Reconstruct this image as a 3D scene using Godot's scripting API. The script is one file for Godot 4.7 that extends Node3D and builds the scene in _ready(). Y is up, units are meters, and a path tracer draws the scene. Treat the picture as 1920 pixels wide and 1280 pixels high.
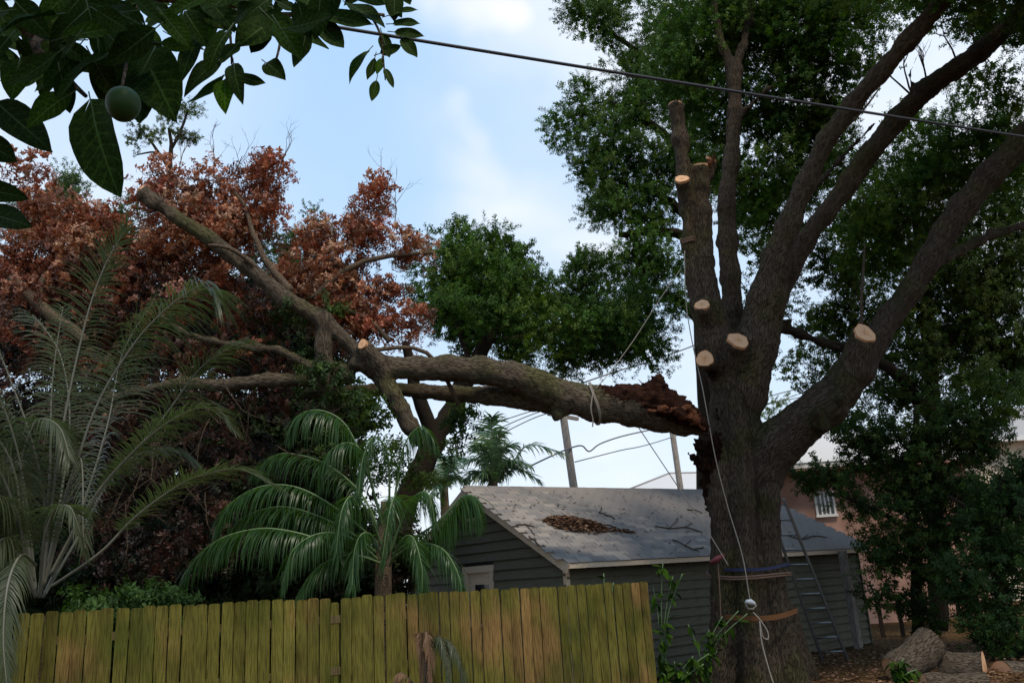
extends Node3D
# A storm-broken limb hanging from a big shade tree beside a wooden shed, seen over a board fence. Units are metres, y is up.

const GROUND := 0.2
var rng := RandomNumberGenerator.new()
var lumps := FastNoiseLite.new()
var fine := FastNoiseLite.new()
var taken := {}
var M := {}

# ------------------------------------------------------------------ naming

func numbered(called: String) -> String:
	taken[called] = taken.get(called, 0) + 1
	return called if taken[called] == 1 else "%s_%03d" % [called, taken[called] - 1]

func tag(o: Node, label: String, category: String, group := "") -> Node:
	o.set_meta("label", label)
	o.set_meta("category", category)
	if group:
		o.set_meta("group", group)
	return o

func thing(called: String, label: String, category: String, at := Vector3.ZERO, group := "") -> Node3D:
	var o := Node3D.new()
	o.name = numbered(called)
	o.position = at
	add_child(o)
	tag(o, label, category, group)
	return o

func show_mesh(called: String, mesh: Mesh, material: Material, parent: Node) -> MeshInstance3D:
	var o := MeshInstance3D.new()
	o.name = numbered(called) if parent == self else called
	o.mesh = mesh
	o.material_override = material
	parent.add_child(o, true)
	return o

func build(called: String, st: SurfaceTool, material: Material, parent: Node) -> MeshInstance3D:
	st.generate_normals()
	return show_mesh(called, st.commit(), material, parent)

func structure(o: Node) -> Node:
	o.set_meta("kind", "structure")
	return o

func stuff(o: Node) -> Node:
	o.set_meta("kind", "stuff")
	return o

# ------------------------------------------------------------------ shapes

func begin(group := -1) -> SurfaceTool:
	var st := SurfaceTool.new()
	st.begin(Mesh.PRIMITIVE_TRIANGLES)
	st.set_smooth_group(group)
	return st

func tri(st: SurfaceTool, a: Vector3, b: Vector3, c: Vector3) -> void:
	for p in [[a, Vector2(0.5, 0)], [b, Vector2(1, 1)], [c, Vector2(0, 1)]]:
		st.set_uv(p[1])
		st.add_vertex(p[0])

func quad(st: SurfaceTool, a: Vector3, b: Vector3, c: Vector3, d: Vector3) -> void:
	for p in [[a, Vector2(0, 0)], [b, Vector2(1, 0)], [c, Vector2(1, 1)], [a, Vector2(0, 0)], [c, Vector2(1, 1)], [d, Vector2(0, 1)]]:
		st.set_uv(p[1])
		st.add_vertex(p[0])

# a box from lo to hi, placed by xf, its four edges along "long" chamfered by c
func box(st: SurfaceTool, lo: Vector3, hi: Vector3, xf := Transform3D()) -> void:
	var p := []
	for i in 8:
		p.append(xf * Vector3(hi.x if i & 1 else lo.x, hi.y if i & 2 else lo.y, hi.z if i & 4 else lo.z))
	quad(st, p[6], p[7], p[5], p[4])
	quad(st, p[3], p[2], p[0], p[1])
	quad(st, p[7], p[3], p[1], p[5])
	quad(st, p[2], p[6], p[4], p[0])
	quad(st, p[2], p[3], p[7], p[6])
	quad(st, p[4], p[5], p[1], p[0])

# a convex outline (clockwise seen from +z) pushed back from z0 to z1
func slab(st: SurfaceTool, outline: Array, z0: float, z1: float, xf := Transform3D()) -> void:
	var n := outline.size()
	for i in range(1, n - 1):
		var a: Vector2 = outline[0]
		var b: Vector2 = outline[i]
		var c: Vector2 = outline[i + 1]
		tri(st, xf * Vector3(a.x, a.y, z0), xf * Vector3(b.x, b.y, z0), xf * Vector3(c.x, c.y, z0))
		tri(st, xf * Vector3(a.x, a.y, z1), xf * Vector3(c.x, c.y, z1), xf * Vector3(b.x, b.y, z1))
	for i in n:
		var a: Vector2 = outline[i]
		var b: Vector2 = outline[(i + 1) % n]
		quad(st, xf * Vector3(a.x, a.y, z1), xf * Vector3(b.x, b.y, z1), xf * Vector3(b.x, b.y, z0), xf * Vector3(a.x, a.y, z0))

func tube(st: SurfaceTool, path: Array, radii: Array, sides := 8, capped := true) -> void:
	var rings := []
	var across := Vector3.ZERO
	for i in path.size():
		var t: Vector3 = (path[mini(i + 1, path.size() - 1)] - path[maxi(i - 1, 0)]).normalized()
		if i == 0:
			across = t.cross(Vector3.UP if absf(t.y) < 0.9 else Vector3.RIGHT).normalized()
		else:
			across = (across - t * across.dot(t)).normalized()
		var other := t.cross(across)
		var ring := []
		var r: float = radii[i] if radii.size() > 1 else radii[0]
		for k in sides:
			var w := TAU * k / sides
			ring.append(path[i] + (across * cos(w) + other * sin(w)) * r)
		rings.append(ring)
	for i in path.size() - 1:
		for k in sides:
			var k2 := (k + 1) % sides
			quad(st, rings[i][k], rings[i][k2], rings[i + 1][k2], rings[i + 1][k])
	if capped:
		for k in range(1, sides - 1):
			tri(st, rings[0][0], rings[0][k + 1], rings[0][k])
			var e: Array = rings[-1]
			tri(st, e[0], e[k], e[k + 1])

# a smooth path through the points
func smooth(points: Array, each := 6) -> Array:
	var out := []
	var n := points.size()
	for i in n - 1:
		for j in each:
			out.append(points[i].cubic_interpolate(points[i + 1], points[maxi(i - 1, 0)], points[mini(i + 2, n - 1)], float(j) / each))
	out.append(points[-1])
	return out

func xyz(v: Vector4) -> Vector3:
	return Vector3(v.x, v.y, v.z)

func in_ball() -> Vector3:
	while true:
		var v := Vector3(rng.randf_range(-1, 1), rng.randf_range(-1, 1), rng.randf_range(-1, 1))
		if v.length_squared() < 1.0 and v.length_squared() > 0.001:
			return v
	return Vector3.ZERO

# ------------------------------------------------------------------ trunks and limbs: one continuous skin over tapered bones
# chains: [which part, [Vector4(x, y, z, radius), ...]]; hollows: chains that are cut out; parts: [name, material, tint]
func flesh(parent: Node3D, chains: Array, hollows: Array, parts: Array, cell: float, blend: float, rough: float, cuts := []) -> void:
	var lo := Vector3.INF
	var hi := -Vector3.INF
	for c in chains:
		for v: Vector4 in c[1]:
			lo = lo.min(xyz(v) - Vector3.ONE * (v.w + 4 * cell))
			hi = hi.max(xyz(v) + Vector3.ONE * (v.w + 4 * cell))
	var nx := int((hi.x - lo.x) / cell) + 2
	var ny := int((hi.y - lo.y) / cell) + 2
	var nz := int((hi.z - lo.z) / cell) + 2
	var sy := nx
	var sz := nx * ny
	var total := nx * ny * nz
	var field := PackedFloat32Array()
	field.resize(total)
	var best := PackedFloat32Array()
	best.resize(total)
	best.fill(1e9)
	var own := PackedByteArray()
	own.resize(total)
	var band := 2.5 * cell + blend
	for c in chains:
		var list: Array = c[1]
		for n in maxi(list.size() - 1, 1):
			var a := xyz(list[n]) - lo
			var b := xyz(list[mini(n + 1, list.size() - 1)]) - lo
			var ra := maxf(list[n].w - blend * 1.15, list[n].w * 0.45)
			var rb := maxf(list[mini(n + 1, list.size() - 1)].w - blend * 1.15, list[mini(n + 1, list.size() - 1)].w * 0.45)
			var pad := Vector3.ONE * (maxf(ra, rb) + band)
			var from := Vector3i(((a.min(b) - pad) / cell).floor()).clamp(Vector3i.ZERO, Vector3i(nx - 2, ny - 2, nz - 2))
			var to := Vector3i(((a.max(b) + pad) / cell).ceil()).clamp(Vector3i.ZERO, Vector3i(nx - 2, ny - 2, nz - 2))
			var ab := b - a
			var len2 := maxf(ab.length_squared(), 1e-9)
			for k in range(from.z, to.z + 1):
				for j in range(from.y, to.y + 1):
					var at := k * sz + j * sy
					for i in range(from.x, to.x + 1):
						var p := Vector3(i, j, k) * cell - a
						var h := clampf(p.dot(ab) / len2, 0.0, 1.0)
						var d := (p - ab * h).length() - lerpf(ra, rb, h)
						if d < band:
							field[at + i] += exp(-maxf(d, -12.0 * blend) / blend)
							if d < best[at + i]:
								best[at + i] = d
								own[at + i] = c[0]
	for i in total:
		var f := field[i]
		field[i] = band if f == 0.0 else minf(band, -blend * log(f))
	for c in hollows:
		var list: Array = c[1]
		for n in maxi(list.size() - 1, 1):
			var a := xyz(list[n]) - lo
			var b := xyz(list[mini(n + 1, list.size() - 1)]) - lo
			var ra: float = list[n].w
			var rb: float = list[mini(n + 1, list.size() - 1)].w
			var pad := Vector3.ONE * (maxf(ra, rb) + 2 * cell)
			var from := Vector3i(((a.min(b) - pad) / cell).floor()).clamp(Vector3i.ZERO, Vector3i(nx - 2, ny - 2, nz - 2))
			var to := Vector3i(((a.max(b) + pad) / cell).ceil()).clamp(Vector3i.ZERO, Vector3i(nx - 2, ny - 2, nz - 2))
			var ab := b - a
			var len2 := maxf(ab.length_squared(), 1e-9)
			for k in range(from.z, to.z + 1):
				for j in range(from.y, to.y + 1):
					for i in range(from.x, to.x + 1):
						var p := Vector3(i, j, k) * cell - a
						var h := clampf(p.dot(ab) / len2, 0.0, 1.0)
						var d := (p - ab * h).length() - lerpf(ra, rb, h)
						var q := k * sz + j * sy + i
						if d < 1.5 * cell:
							if -d > field[q] - cell:
								own[q] = c[0]
							field[q] = maxf(field[q], -d)
	# saw cuts: a flat-bottomed cylinder taken off beyond each cut, [place, facing, radius, length]
	for c in cuts:
		var o: Vector3 = c[0] - lo
		var reach: Vector3 = Vector3.ONE * (c[2] + c[3])
		var from := Vector3i(((o - reach) / cell).floor()).clamp(Vector3i.ZERO, Vector3i(nx - 2, ny - 2, nz - 2))
		var to := Vector3i(((o + reach) / cell).ceil()).clamp(Vector3i.ZERO, Vector3i(nx - 2, ny - 2, nz - 2))
		for k in range(from.z, to.z + 1):
			for j in range(from.y, to.y + 1):
				for i in range(from.x, to.x + 1):
					var p := Vector3(i, j, k) * cell - o
					var h: float = p.dot(c[1])
					var d := maxf((p - c[1] * h).length() - c[2], absf(h - c[3] * 0.5) - c[3] * 0.5)
					if d < 1.5 * cell:
						var q := k * sz + j * sy + i
						field[q] = maxf(field[q], -d)
	# surface nets
	var vid := PackedInt32Array()
	vid.resize(total)
	vid.fill(-1)
	var pos := PackedVector3Array()
	var corner := [0, 1, sy, sy + 1, sz, sz + 1, sz + sy, sz + sy + 1]
	var offs := [Vector3(0, 0, 0), Vector3(1, 0, 0), Vector3(0, 1, 0), Vector3(1, 1, 0), Vector3(0, 0, 1), Vector3(1, 0, 1), Vector3(0, 1, 1), Vector3(1, 1, 1)]
	var edges := [[0, 1], [2, 3], [4, 5], [6, 7], [0, 2], [1, 3], [4, 6], [5, 7], [0, 4], [1, 5], [2, 6], [3, 7]]
	var quads := []
	for g in parts:
		quads.append(PackedInt32Array())
	for k in range(0, nz - 1):
		for j in range(0, ny - 1):
			var row := k * sz + j * sy
			for i in range(0, nx - 1):
				var at := row + i
				if field[at] >= band:
					continue
				var inside := 0
				for c in 8:
					if field[at + corner[c]] < 0.0:
						inside += 1
				if inside == 0 or inside == 8:
					continue
				var sum := Vector3.ZERO
				var count := 0
				for e in edges:
					var fa := field[at + corner[e[0]]]
					var fb := field[at + corner[e[1]]]
					if (fa < 0.0) != (fb < 0.0):
						sum += offs[e[0]].lerp(offs[e[1]], fa / (fa - fb))
						count += 1
				vid[at] = pos.size()
				pos.append(lo + (Vector3(i, j, k) + sum / count) * cell)
	var steps := [[1, sy, sz], [sy, sz, 1], [sz, 1, sy]]
	for k in range(1, nz - 1):
		for j in range(1, ny - 1):
			for i in range(1, nx - 1):
				var at := k * sz + j * sy + i
				if vid[at] < 0:
					continue
				for s in steps:
					var f0 := field[at]
					var f1 := field[at + s[0]]
					if (f0 < 0.0) == (f1 < 0.0):
						continue
					var q := [vid[at], vid[at - s[1]], vid[at - s[1] - s[2]], vid[at - s[2]]]
					if q.min() < 0:
						continue
					if f0 < 0.0:
						q.reverse()
					var g: int = own[at if f0 < 0.0 else at + s[0]]
					for v in q:
						quads[g].append(v)
	var normal := skin_normals(pos, quads)
	for v in pos.size():
		var p := pos[v]
		var n := lumps.get_noise_3dv(p * 1.6) * 0.6 + lumps.get_noise_3dv(p * Vector3(5, 3, 5)) * 0.4 + fine.get_noise_3dv(p * Vector3(14, 5, 14)) * 0.35
		pos[v] = p + normal[v] * n * rough
	normal = skin_normals(pos, quads)
	for g in parts.size():
		if parts[g].size() > 3:
			var done := {}
			for v in quads[g]:
				if not done.has(v):
					done[v] = true
					var p := pos[v]
					pos[v] = p + normal[v] * parts[g][3] * (absf(fine.get_noise_3dv(p * Vector3(3, 13, 13))) * 1.6 + fine.get_noise_3dv(p * 6.0) * 0.9 - 0.25)
	normal = skin_normals(pos, quads)
	var uvs := along_limbs(pos, chains, blend)
	for g in parts.size():
		var list: PackedInt32Array = quads[g]
		if list.is_empty():
			continue
		var fresh := {}
		var vp := PackedVector3Array()
		var vn := PackedVector3Array()
		var vc := PackedColorArray()
		var vu := PackedVector2Array()
		var index := PackedInt32Array()
		for q in range(0, list.size(), 4):
			var ref := uvs[list[q]]
			for e in [0, 1, 2, 0, 2, 3]:
				var v := list[q + e]
				var wrapped := int(roundf((ref.x - uvs[v].x) / ref.z)) if ref.z == uvs[v].z else 0
				var key := v * 8 + wrapped + 3
				if not fresh.has(key):
					fresh[key] = vp.size()
					vp.append(pos[v])
					vn.append(normal[v])
					vu.append(Vector2(uvs[v].x + wrapped * uvs[v].z, uvs[v].y))
					vc.append(bark_tint(pos[v], normal[v], parts[g][2]))
				index.append(fresh[key])
		var arrays := []
		arrays.resize(Mesh.ARRAY_MAX)
		arrays[Mesh.ARRAY_VERTEX] = vp
		arrays[Mesh.ARRAY_NORMAL] = vn
		arrays[Mesh.ARRAY_COLOR] = vc
		arrays[Mesh.ARRAY_TEX_UV] = vu
		arrays[Mesh.ARRAY_INDEX] = index
		var m := ArrayMesh.new()
		m.add_surface_from_arrays(Mesh.PRIMITIVE_TRIANGLES, arrays)
		show_mesh(parts[g][0], m, parts[g][1], parent)

# (around, along, turns) for each point: where it lies on its nearest bone, so that furrows run with the grain
func along_limbs(pos: PackedVector3Array, chains: Array, blend: float) -> PackedVector3Array:
	var bones := []
	for c in chains:
		var list: Array = c[1]
		var across := Vector3.ZERO
		var run := 0.0
		var mean := 0.0
		for v: Vector4 in list:
			mean += v.w / list.size()
		var turns := maxf(1.0, roundf(TAU * mean / 0.6))
		for n in list.size() - 1:
			var a := xyz(list[n])
			var b := xyz(list[n + 1])
			var t := (b - a).normalized()
			if n == 0:
				across = t.cross(Vector3(0.2, 0.3, -1)).normalized()
			across = (across - t * across.dot(t)).normalized()
			bones.append([a, b, list[n].w, list[n + 1].w, run, across, t.cross(across), turns, (a + b) * 0.5, (b - a).length() * 0.5])
			run += (b - a).length()
	var out := PackedVector3Array()
	out.resize(pos.size())
	for i in pos.size():
		var p := pos[i]
		var best := 1e9
		for e in bones:
			if p.distance_to(e[8]) - e[9] - maxf(e[2], e[3]) > best:
				continue
			var ab: Vector3 = e[1] - e[0]
			var h := clampf((p - e[0]).dot(ab) / ab.length_squared(), 0.0, 1.0)
			var q: Vector3 = p - e[0] - ab * h
			var d: float = q.length() - lerpf(e[2], e[3], h)
			if d < best:
				best = d
				var turns: float = e[7]
				out[i] = Vector3((atan2(q.dot(e[6]), q.dot(e[5])) / TAU + 0.5) * turns, (e[4] + h * ab.length()) / 1.0, turns)
	return out

func skin_normals(pos: PackedVector3Array, quads: Array) -> PackedVector3Array:
	var normal := PackedVector3Array()
	normal.resize(pos.size())
	for list: PackedInt32Array in quads:
		for q in range(0, list.size(), 4):
			var n := (pos[list[q + 3]] - pos[list[q + 1]]).cross(pos[list[q + 2]] - pos[list[q]])
			for e in 4:
				normal[list[q + e]] += n
	for v in normal.size():
		normal[v] = normal[v].normalized()
	return normal

# patchy bark: pale lichen, green moss on the weather side, dark wet streaks
func bark_tint(p: Vector3, n: Vector3, tint: Color) -> Color:
	var a := lumps.get_noise_3dv(p * Vector3(1.3, 0.6, 1.3) + Vector3(9, 0, 0)) * 0.5 + 0.5
	var b := fine.get_noise_3dv(p * 2.5) * 0.5 + 0.5
	var c := tint * lerpf(0.62, 1.32, clampf(a * 0.65 + b * 0.45, 0, 1))
	var moss := smoothstep(0.5, 0.8, lumps.get_noise_3dv(p * 0.9 + Vector3(0, 40, 0)) * 0.5 + 0.5 + 0.12 * n.y)
	return c.lerp(Color(0.75, 0.95, 0.5) * c, moss * 0.8)

func fans(list: Array) -> Array:
	return list

# the fresh oval face of a sawn stub: its outline is the stub's round section slid along its axis onto the cut
func sawn_face(parent: Node3D, base: Vector4, cut: Vector4, facing: Vector3) -> void:
	var axis := (xyz(cut) - xyz(base)).normalized()
	var across := axis.cross(Vector3.UP if absf(axis.y) < 0.9 else Vector3.RIGHT).normalized()
	var other := axis.cross(across)
	var n := 26
	var rim := []
	for k in n:
		var w := TAU * k / n
		var wave := 1.0 + 0.06 * sin(3 * w + base.x * 9) + 0.035 * sin(7 * w + base.y * 5) + rng.randf_range(-0.03, 0.03)
		var p := xyz(cut) + (across * cos(w) + other * sin(w)) * cut.w * wave
		rim.append(p + axis * ((xyz(cut) - p).dot(facing) / axis.dot(facing)) + facing * 0.03)
	var f := begin(-1)
	var middle := xyz(cut) + facing * 0.034
	var turn := rng.randf() * TAU
	for k in n:
		var k2 := (k + 1) % n
		for e in [[middle, 0.0, 0], [rim[k], 0.48, k], [rim[k2], 0.48, k + 1]]:
			var w: float = TAU * e[2] / n + turn
			f.set_uv(Vector2(0.5, 0.5) + Vector2(cos(w), sin(w)) * e[1])
			f.add_vertex(e[0])
		# the torn lip of bark round the cut
		quad(f, rim[k], rim[k] - facing * 0.05, rim[k2] - facing * 0.05, rim[k2])
	build("cut_face", f, M.sawn_wood, parent)

# adds a stub to the bones and its saw cut to the cuts
func add_stub(chains: Array, cuts: Array, group: int, c: Array, off: Vector3) -> void:
	var o := Vector4(off.x, off.y, off.z, 0)
	var base: Vector4 = c[0] + o
	var cut: Vector4 = c[1] + o
	var axis := (xyz(cut) - xyz(base)).normalized()
	var far := xyz(cut) + axis * cut.w * 0.35
	chains.append([group, [base + Vector4(0, 0, 0, 0.05), cut + Vector4(0, 0, 0, 0.045), Vector4(far.x, far.y, far.z, cut.w * 0.8 + 0.03)]])
	cuts.append([xyz(cut), c[2], cut.w * 1.6, cut.w * 1.9])

# ------------------------------------------------------------------ leaves

func blade(st: SurfaceTool, base: Vector3, dir: Vector3, flat: Vector3, length: float, width: float, fold: float, curl: float, rows := 1) -> void:
	var side := dir.cross(flat).normalized()
	var up := side.cross(dir).normalized()
	var prev := [base, base, base]
	for r in range(1, rows + 2):
		var u := float(r) / (rows + 1)
		var w := width * 0.5 * (sin(PI * pow(u, 0.8)) if r <= rows else 0.0)
		var mid := base + dir * length * u - up * curl * length * u * u
		var next := [mid + side * w + up * fold * w, mid, mid - side * w + up * fold * w]
		if r == 1:
			tri(st, base, next[1], next[0])
			tri(st, base, next[2], next[1])
		elif r == rows + 1:
			tri(st, prev[0], prev[1], mid)
			tri(st, prev[1], prev[2], mid)
		else:
			quad(st, prev[0], prev[1], next[1], next[0])
			quad(st, prev[1], prev[2], next[2], next[1])
		prev = next

# a spray of small leaves on a twig, one metre of nominal size = its length
func spray(n: int, leaf: float, wide: float, length: float, droop: float) -> ArrayMesh:
	var st := begin(-1)
	st.set_color(Color(0.8, 0.6, 0.5))
	var path := [Vector3.ZERO, Vector3(0.02, length * 0.5, 0.02), Vector3(0, length, 0)]
	tube(st, path, [0.004, 0.003, 0.0015], 3, false)
	for i in n:
		var tone := rng.randf_range(0.55, 1.45)
		st.set_color(Color(tone, tone * rng.randf_range(0.92, 1.08), tone * rng.randf_range(0.8, 1.2)))
		var u := (i + 0.7) / n
		var w := i * 2.4 + rng.randf_range(-0.4, 0.4)
		var dir := Vector3(cos(w), rng.randf_range(0.0, 0.9) - droop, sin(w)).normalized()
		blade(st, Vector3(0, length * u, 0), dir, (Vector3.UP + in_ball() * 0.8).normalized(), leaf * rng.randf_range(0.7, 1.2), wide * rng.randf_range(0.8, 1.2), 0.25, rng.randf_range(0.0, 0.3), 2)
	st.generate_normals()
	return st.commit()

# sprays gathered in clumps that are strewn through each ball of "balls" (x, y, z, radius)
func foliage(called: String, parent: Node3D, balls: Array, twig: Mesh, material: Material, per_m3: float, each: int, spread: float, tones: Array, hang := 0.0, deep := 1.0) -> void:
	var where := []
	var tint := []
	for v: Vector4 in balls:
		var count := maxi(3, int(per_m3 * pow(v.w, 2.3) * 15.0))
		for c in count:
			var dir: Vector3 = in_ball().normalized()
			var r := v.w * pow(rng.randf(), 0.42)
			var middle := xyz(v) + dir * Vector3(1, 0.95, deep) * r
			var size := spread * rng.randf_range(0.55, 1.25)
			var tone: Color = tones[rng.randi() % tones.size()]
			tone = tone * rng.randf_range(0.75, 1.25)
			for t in int(each * rng.randf_range(0.5, 1.4)):
				var off := in_ball() * size
				off.y *= 0.75
				var grow := (off.normalized() * 0.8 + dir * 0.5 + Vector3.UP * 0.15 + Vector3.DOWN * hang + in_ball() * 0.7).normalized()
				var x := grow.cross(in_ball()).normalized()
				var b := Basis(x, grow, x.cross(grow)).scaled(Vector3.ONE * rng.randf_range(0.7, 1.3))
				where.append(Transform3D(b, middle + off - grow * 0.1))
				tint.append(tone * rng.randf_range(0.8, 1.25))
	var mm := MultiMesh.new()
	mm.transform_format = MultiMesh.TRANSFORM_3D
	mm.use_colors = true
	mm.mesh = twig
	mm.instance_count = where.size()
	for i in where.size():
		mm.set_instance_transform(i, where[i])
		mm.set_instance_color(i, tint[i])
	var o := MultiMeshInstance3D.new()
	o.name = called
	o.multimesh = mm
	o.material_override = material
	parent.add_child(o, true)
	stuff(o)

# fine bare twigs that fork
func twigs(st: SurfaceTool, from: Vector3, dir: Vector3, length: float, r: float, depth: int) -> void:
	var path := [from]
	var d := dir.normalized()
	for i in 4:
		d = (d + in_ball() * 0.25 + Vector3.UP * 0.05).normalized()
		path.append(path[-1] + d * length / 4)
	tube(st, path, [r, r * 0.9, r * 0.8, r * 0.7, r * 0.55], 5, false)
	if depth > 0:
		for k in rng.randi_range(2, 3):
			twigs(st, path[rng.randi_range(2, 4)], d + in_ball() * 0.9, length * rng.randf_range(0.5, 0.8), r * 0.55, depth - 1)

func branches(called: String, parent: Node3D, lists: Array, material: Material, sides := 8) -> void:
	for list: Array in lists:
		var path := []
		var radii := []
		for v: Vector4 in list:
			path.append(xyz(v))
		path = smooth(path, 4)
		for i in path.size():
			var u := float(i) / (path.size() - 1) * (list.size() - 1)
			radii.append(lerpf(list[int(u)].w, list[mini(int(u) + 1, list.size() - 1)].w, u - int(u)))
		for i in range(1, path.size() - 1):
			path[i] += Vector3(lumps.get_noise_3dv(path[i] * 3), lumps.get_noise_3dv(path[i] * 3 + Vector3(50, 0, 0)), 0) * radii[i] * 0.5
		var st := begin(0)
		tube(st, path, radii, sides)
		build(called, st, material, parent)

# ------------------------------------------------------------------ palms

func frond(parent: Node3D, points: Array, length: float, n: int, droop: float, width: float, stalk: Material, leaf: Material, first := 0.22, vee := 0.25, thick := 0.016, gaps := 0.0, loose := 1.0) -> void:
	var path := smooth(points, 8)
	var m := path.size()
	var radii := []
	for i in m:
		radii.append(thick * (1.0 - 0.8 * i / m))
	var st := begin(0)
	tube(st, path, radii, 6)
	var o := build("frond", st, stalk, parent)
	var lf := begin(0)
	for i in n:
		var u := lerpf(first, 0.995, (i + 0.5) / n)
		var x := u * (m - 1)
		var p: Vector3 = path[int(x)].lerp(path[mini(int(x) + 1, m - 1)], x - int(x))
		var t: Vector3 = (path[mini(int(x) + 1, m - 1)] - path[maxi(int(x) - 1, 0)]).normalized()
		var side := t.cross(Vector3.UP)
		if side.length() < 0.15:
			side = t.cross(Vector3(0.3, 0.2, 1))
		side = side.normalized()
		var up := side.cross(t).normalized()
		var shape := minf(1.0, 0.45 + 2.2 * (u - first)) * (1.0 - 0.62 * pow(u, 4))
		for s in [-1.0, 1.0]:
			if rng.randf() < gaps:
				continue
			var lean := lerpf(0.4, 1.15, u * u) + rng.randf_range(-0.22, 0.22) * loose
			var dir: Vector3 = (side * s * cos(lean) + t * sin(lean) + up * (vee + rng.randf_range(-0.12, 0.12))).normalized()
			leaflet(lf, p, dir, t, length * shape * rng.randf_range(0.7, 1.15), width, droop * (1.0 + rng.randf_range(-0.65, 0.6) * loose))
	stuff(build("leaflets", lf, leaf, o))

func leaflet(st: SurfaceTool, base: Vector3, dir: Vector3, along: Vector3, length: float, width: float, droop: float) -> void:
	var profile := [0.5, 1.0, 0.95, 0.7, 0.38, 0.0]
	var p := base
	var d := dir
	var last := []
	for j in 6:
		var w: Vector3 = (along - d * along.dot(d)).normalized() * width * 0.5 * profile[j]
		var now := [p + w, p - w]
		if j > 0:
			if j == 5:
				tri(st, last[0], p, last[1])
			else:
				quad(st, last[0], now[0], now[1], last[1])
		last = now
		d = (d + Vector3.DOWN * droop * 0.32).normalized()
		p += d * length / 5

# ------------------------------------------------------------------ materials

func speckle(seed_: int, size: int, freq: float, ramp: Array, cell := false, octaves := 4, plain_share := false) -> ImageTexture:
	var n := FastNoiseLite.new()
	n.seed = seed_
	n.frequency = freq
	n.fractal_octaves = octaves
	if cell:
		n.fractal_type = FastNoiseLite.FRACTAL_RIDGED
	var grey := n.get_seamless_image(size, size)
	var im := Image.create(size, size, false, Image.FORMAT_RGB8)
	var g := Gradient.new()
	g.offsets = PackedFloat32Array()
	g.colors = PackedColorArray()
	var offs := PackedFloat32Array()
	var cols := PackedColorArray()
	for e in ramp:
		offs.append(e[0])
		cols.append(e[1])
	g.offsets = offs
	g.colors = cols
	for y in size:
		for x in size:
			var c := g.sample(grey.get_pixel(x, y).r)
			im.set_pixel(x, y, c.linear_to_srgb() if plain_share else c)
	return ImageTexture.create_from_image(im)

func s(r: float, g: float, b: float) -> Color:  # a real-world base colour as Godot's materials take it
	return Color(r, g, b).linear_to_srgb()

func mat(called: String, color: Color, rough := 0.85, shine := 0.4) -> StandardMaterial3D:
	var m := StandardMaterial3D.new()
	m.resource_name = called
	m.albedo_color = color
	m.roughness = rough
	m.metallic_specular = shine
	M[called] = m
	return m

func world_map(m: StandardMaterial3D, tex: Texture2D, scale_: Vector3, height: Texture2D = null, relief := 0.0, world := true) -> void:
	m.albedo_texture = tex
	m.uv1_triplanar = true
	m.uv1_world_triplanar = world
	m.uv1_scale = scale_
	if height:
		m.heightmap_enabled = true
		m.heightmap_texture = height
		m.heightmap_scale = relief

func leaf_mat(called: String, through: Color, rough := 0.5, shine := 0.5) -> StandardMaterial3D:
	var m := mat(called, Color.WHITE, rough, shine)
	m.vertex_color_use_as_albedo = true
	m.cull_mode = BaseMaterial3D.CULL_DISABLED
	m.backlight_enabled = true
	m.backlight = through
	return m

func rings() -> ImageTexture:
	var size := 192
	var im := Image.create(size, size, false, Image.FORMAT_RGB8)
	for y in size:
		for x in size:
			var p := Vector2(x - size * 0.5, y - size * 0.5) / (size * 0.5)
			var w := fine.get_noise_2d(x * 1.2, y * 1.2)
			var r := p.length() + 0.06 * lumps.get_noise_2d(p.x * 40, p.y * 40)
			var c := s(0.56, 0.30, 0.16).lerp(s(0.64, 0.42, 0.26), 0.5 + 0.3 * sin(r * 38.0 + 5.0 * w) + 0.5 * w)
			c = c.lerp(s(0.52, 0.24, 0.10), smoothstep(0.55, 0.1, r) * 0.55 + 0.3 * maxf(0, w))
			c = c.lerp(s(0.40, 0.17, 0.07), smoothstep(0.86, 0.95, r))
			var ang := atan2(p.y, p.x)
			for crack in [[0.7, 0.75], [2.6, 0.5], [-1.4, 0.62], [-2.7, 0.4]]:
				if p.length() < crack[1] and absf(angle_difference(ang, crack[0] + 0.12 * w)) * p.length() < 0.012:
					c = c.lerp(s(0.12, 0.06, 0.03), 0.8)
			# saw marks
			c = c.lerp(s(0.5, 0.28, 0.14), 0.18 * maxf(0, sin((p.x * 0.8 + p.y * 0.6) * 70 + w * 3)))
			im.set_pixel(x, y, c)
	return ImageTexture.create_from_image(im)

var vein_tex: ImageTexture
func veins() -> ImageTexture:
	if vein_tex:
		return vein_tex
	var im := Image.create(128, 256, false, Image.FORMAT_RGB8)
	for y in 256:
		for x in 128:
			var u := (x - 64.0) / 64.0
			var v := y / 256.0
			var k := 0.62 + 0.25 * fine.get_noise_2d(x * 0.16, y * 0.16) + 0.2 * lumps.get_noise_2d(x * 0.05, y * 0.05)
			var q := fposmod((v - absf(u) * 0.16) * 9.0, 1.0)
			k += 0.34 * exp(-pow((q - 0.5) / 0.07, 2)) * (1.0 - 0.6 * absf(u))
			k += 0.5 * exp(-pow(u / 0.05, 2))
			im.set_pixel(x, y, Color(minf(k, 1), minf(k, 1), minf(k * 0.9, 1)))
	vein_tex = ImageTexture.create_from_image(im)
	return vein_tex

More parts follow.
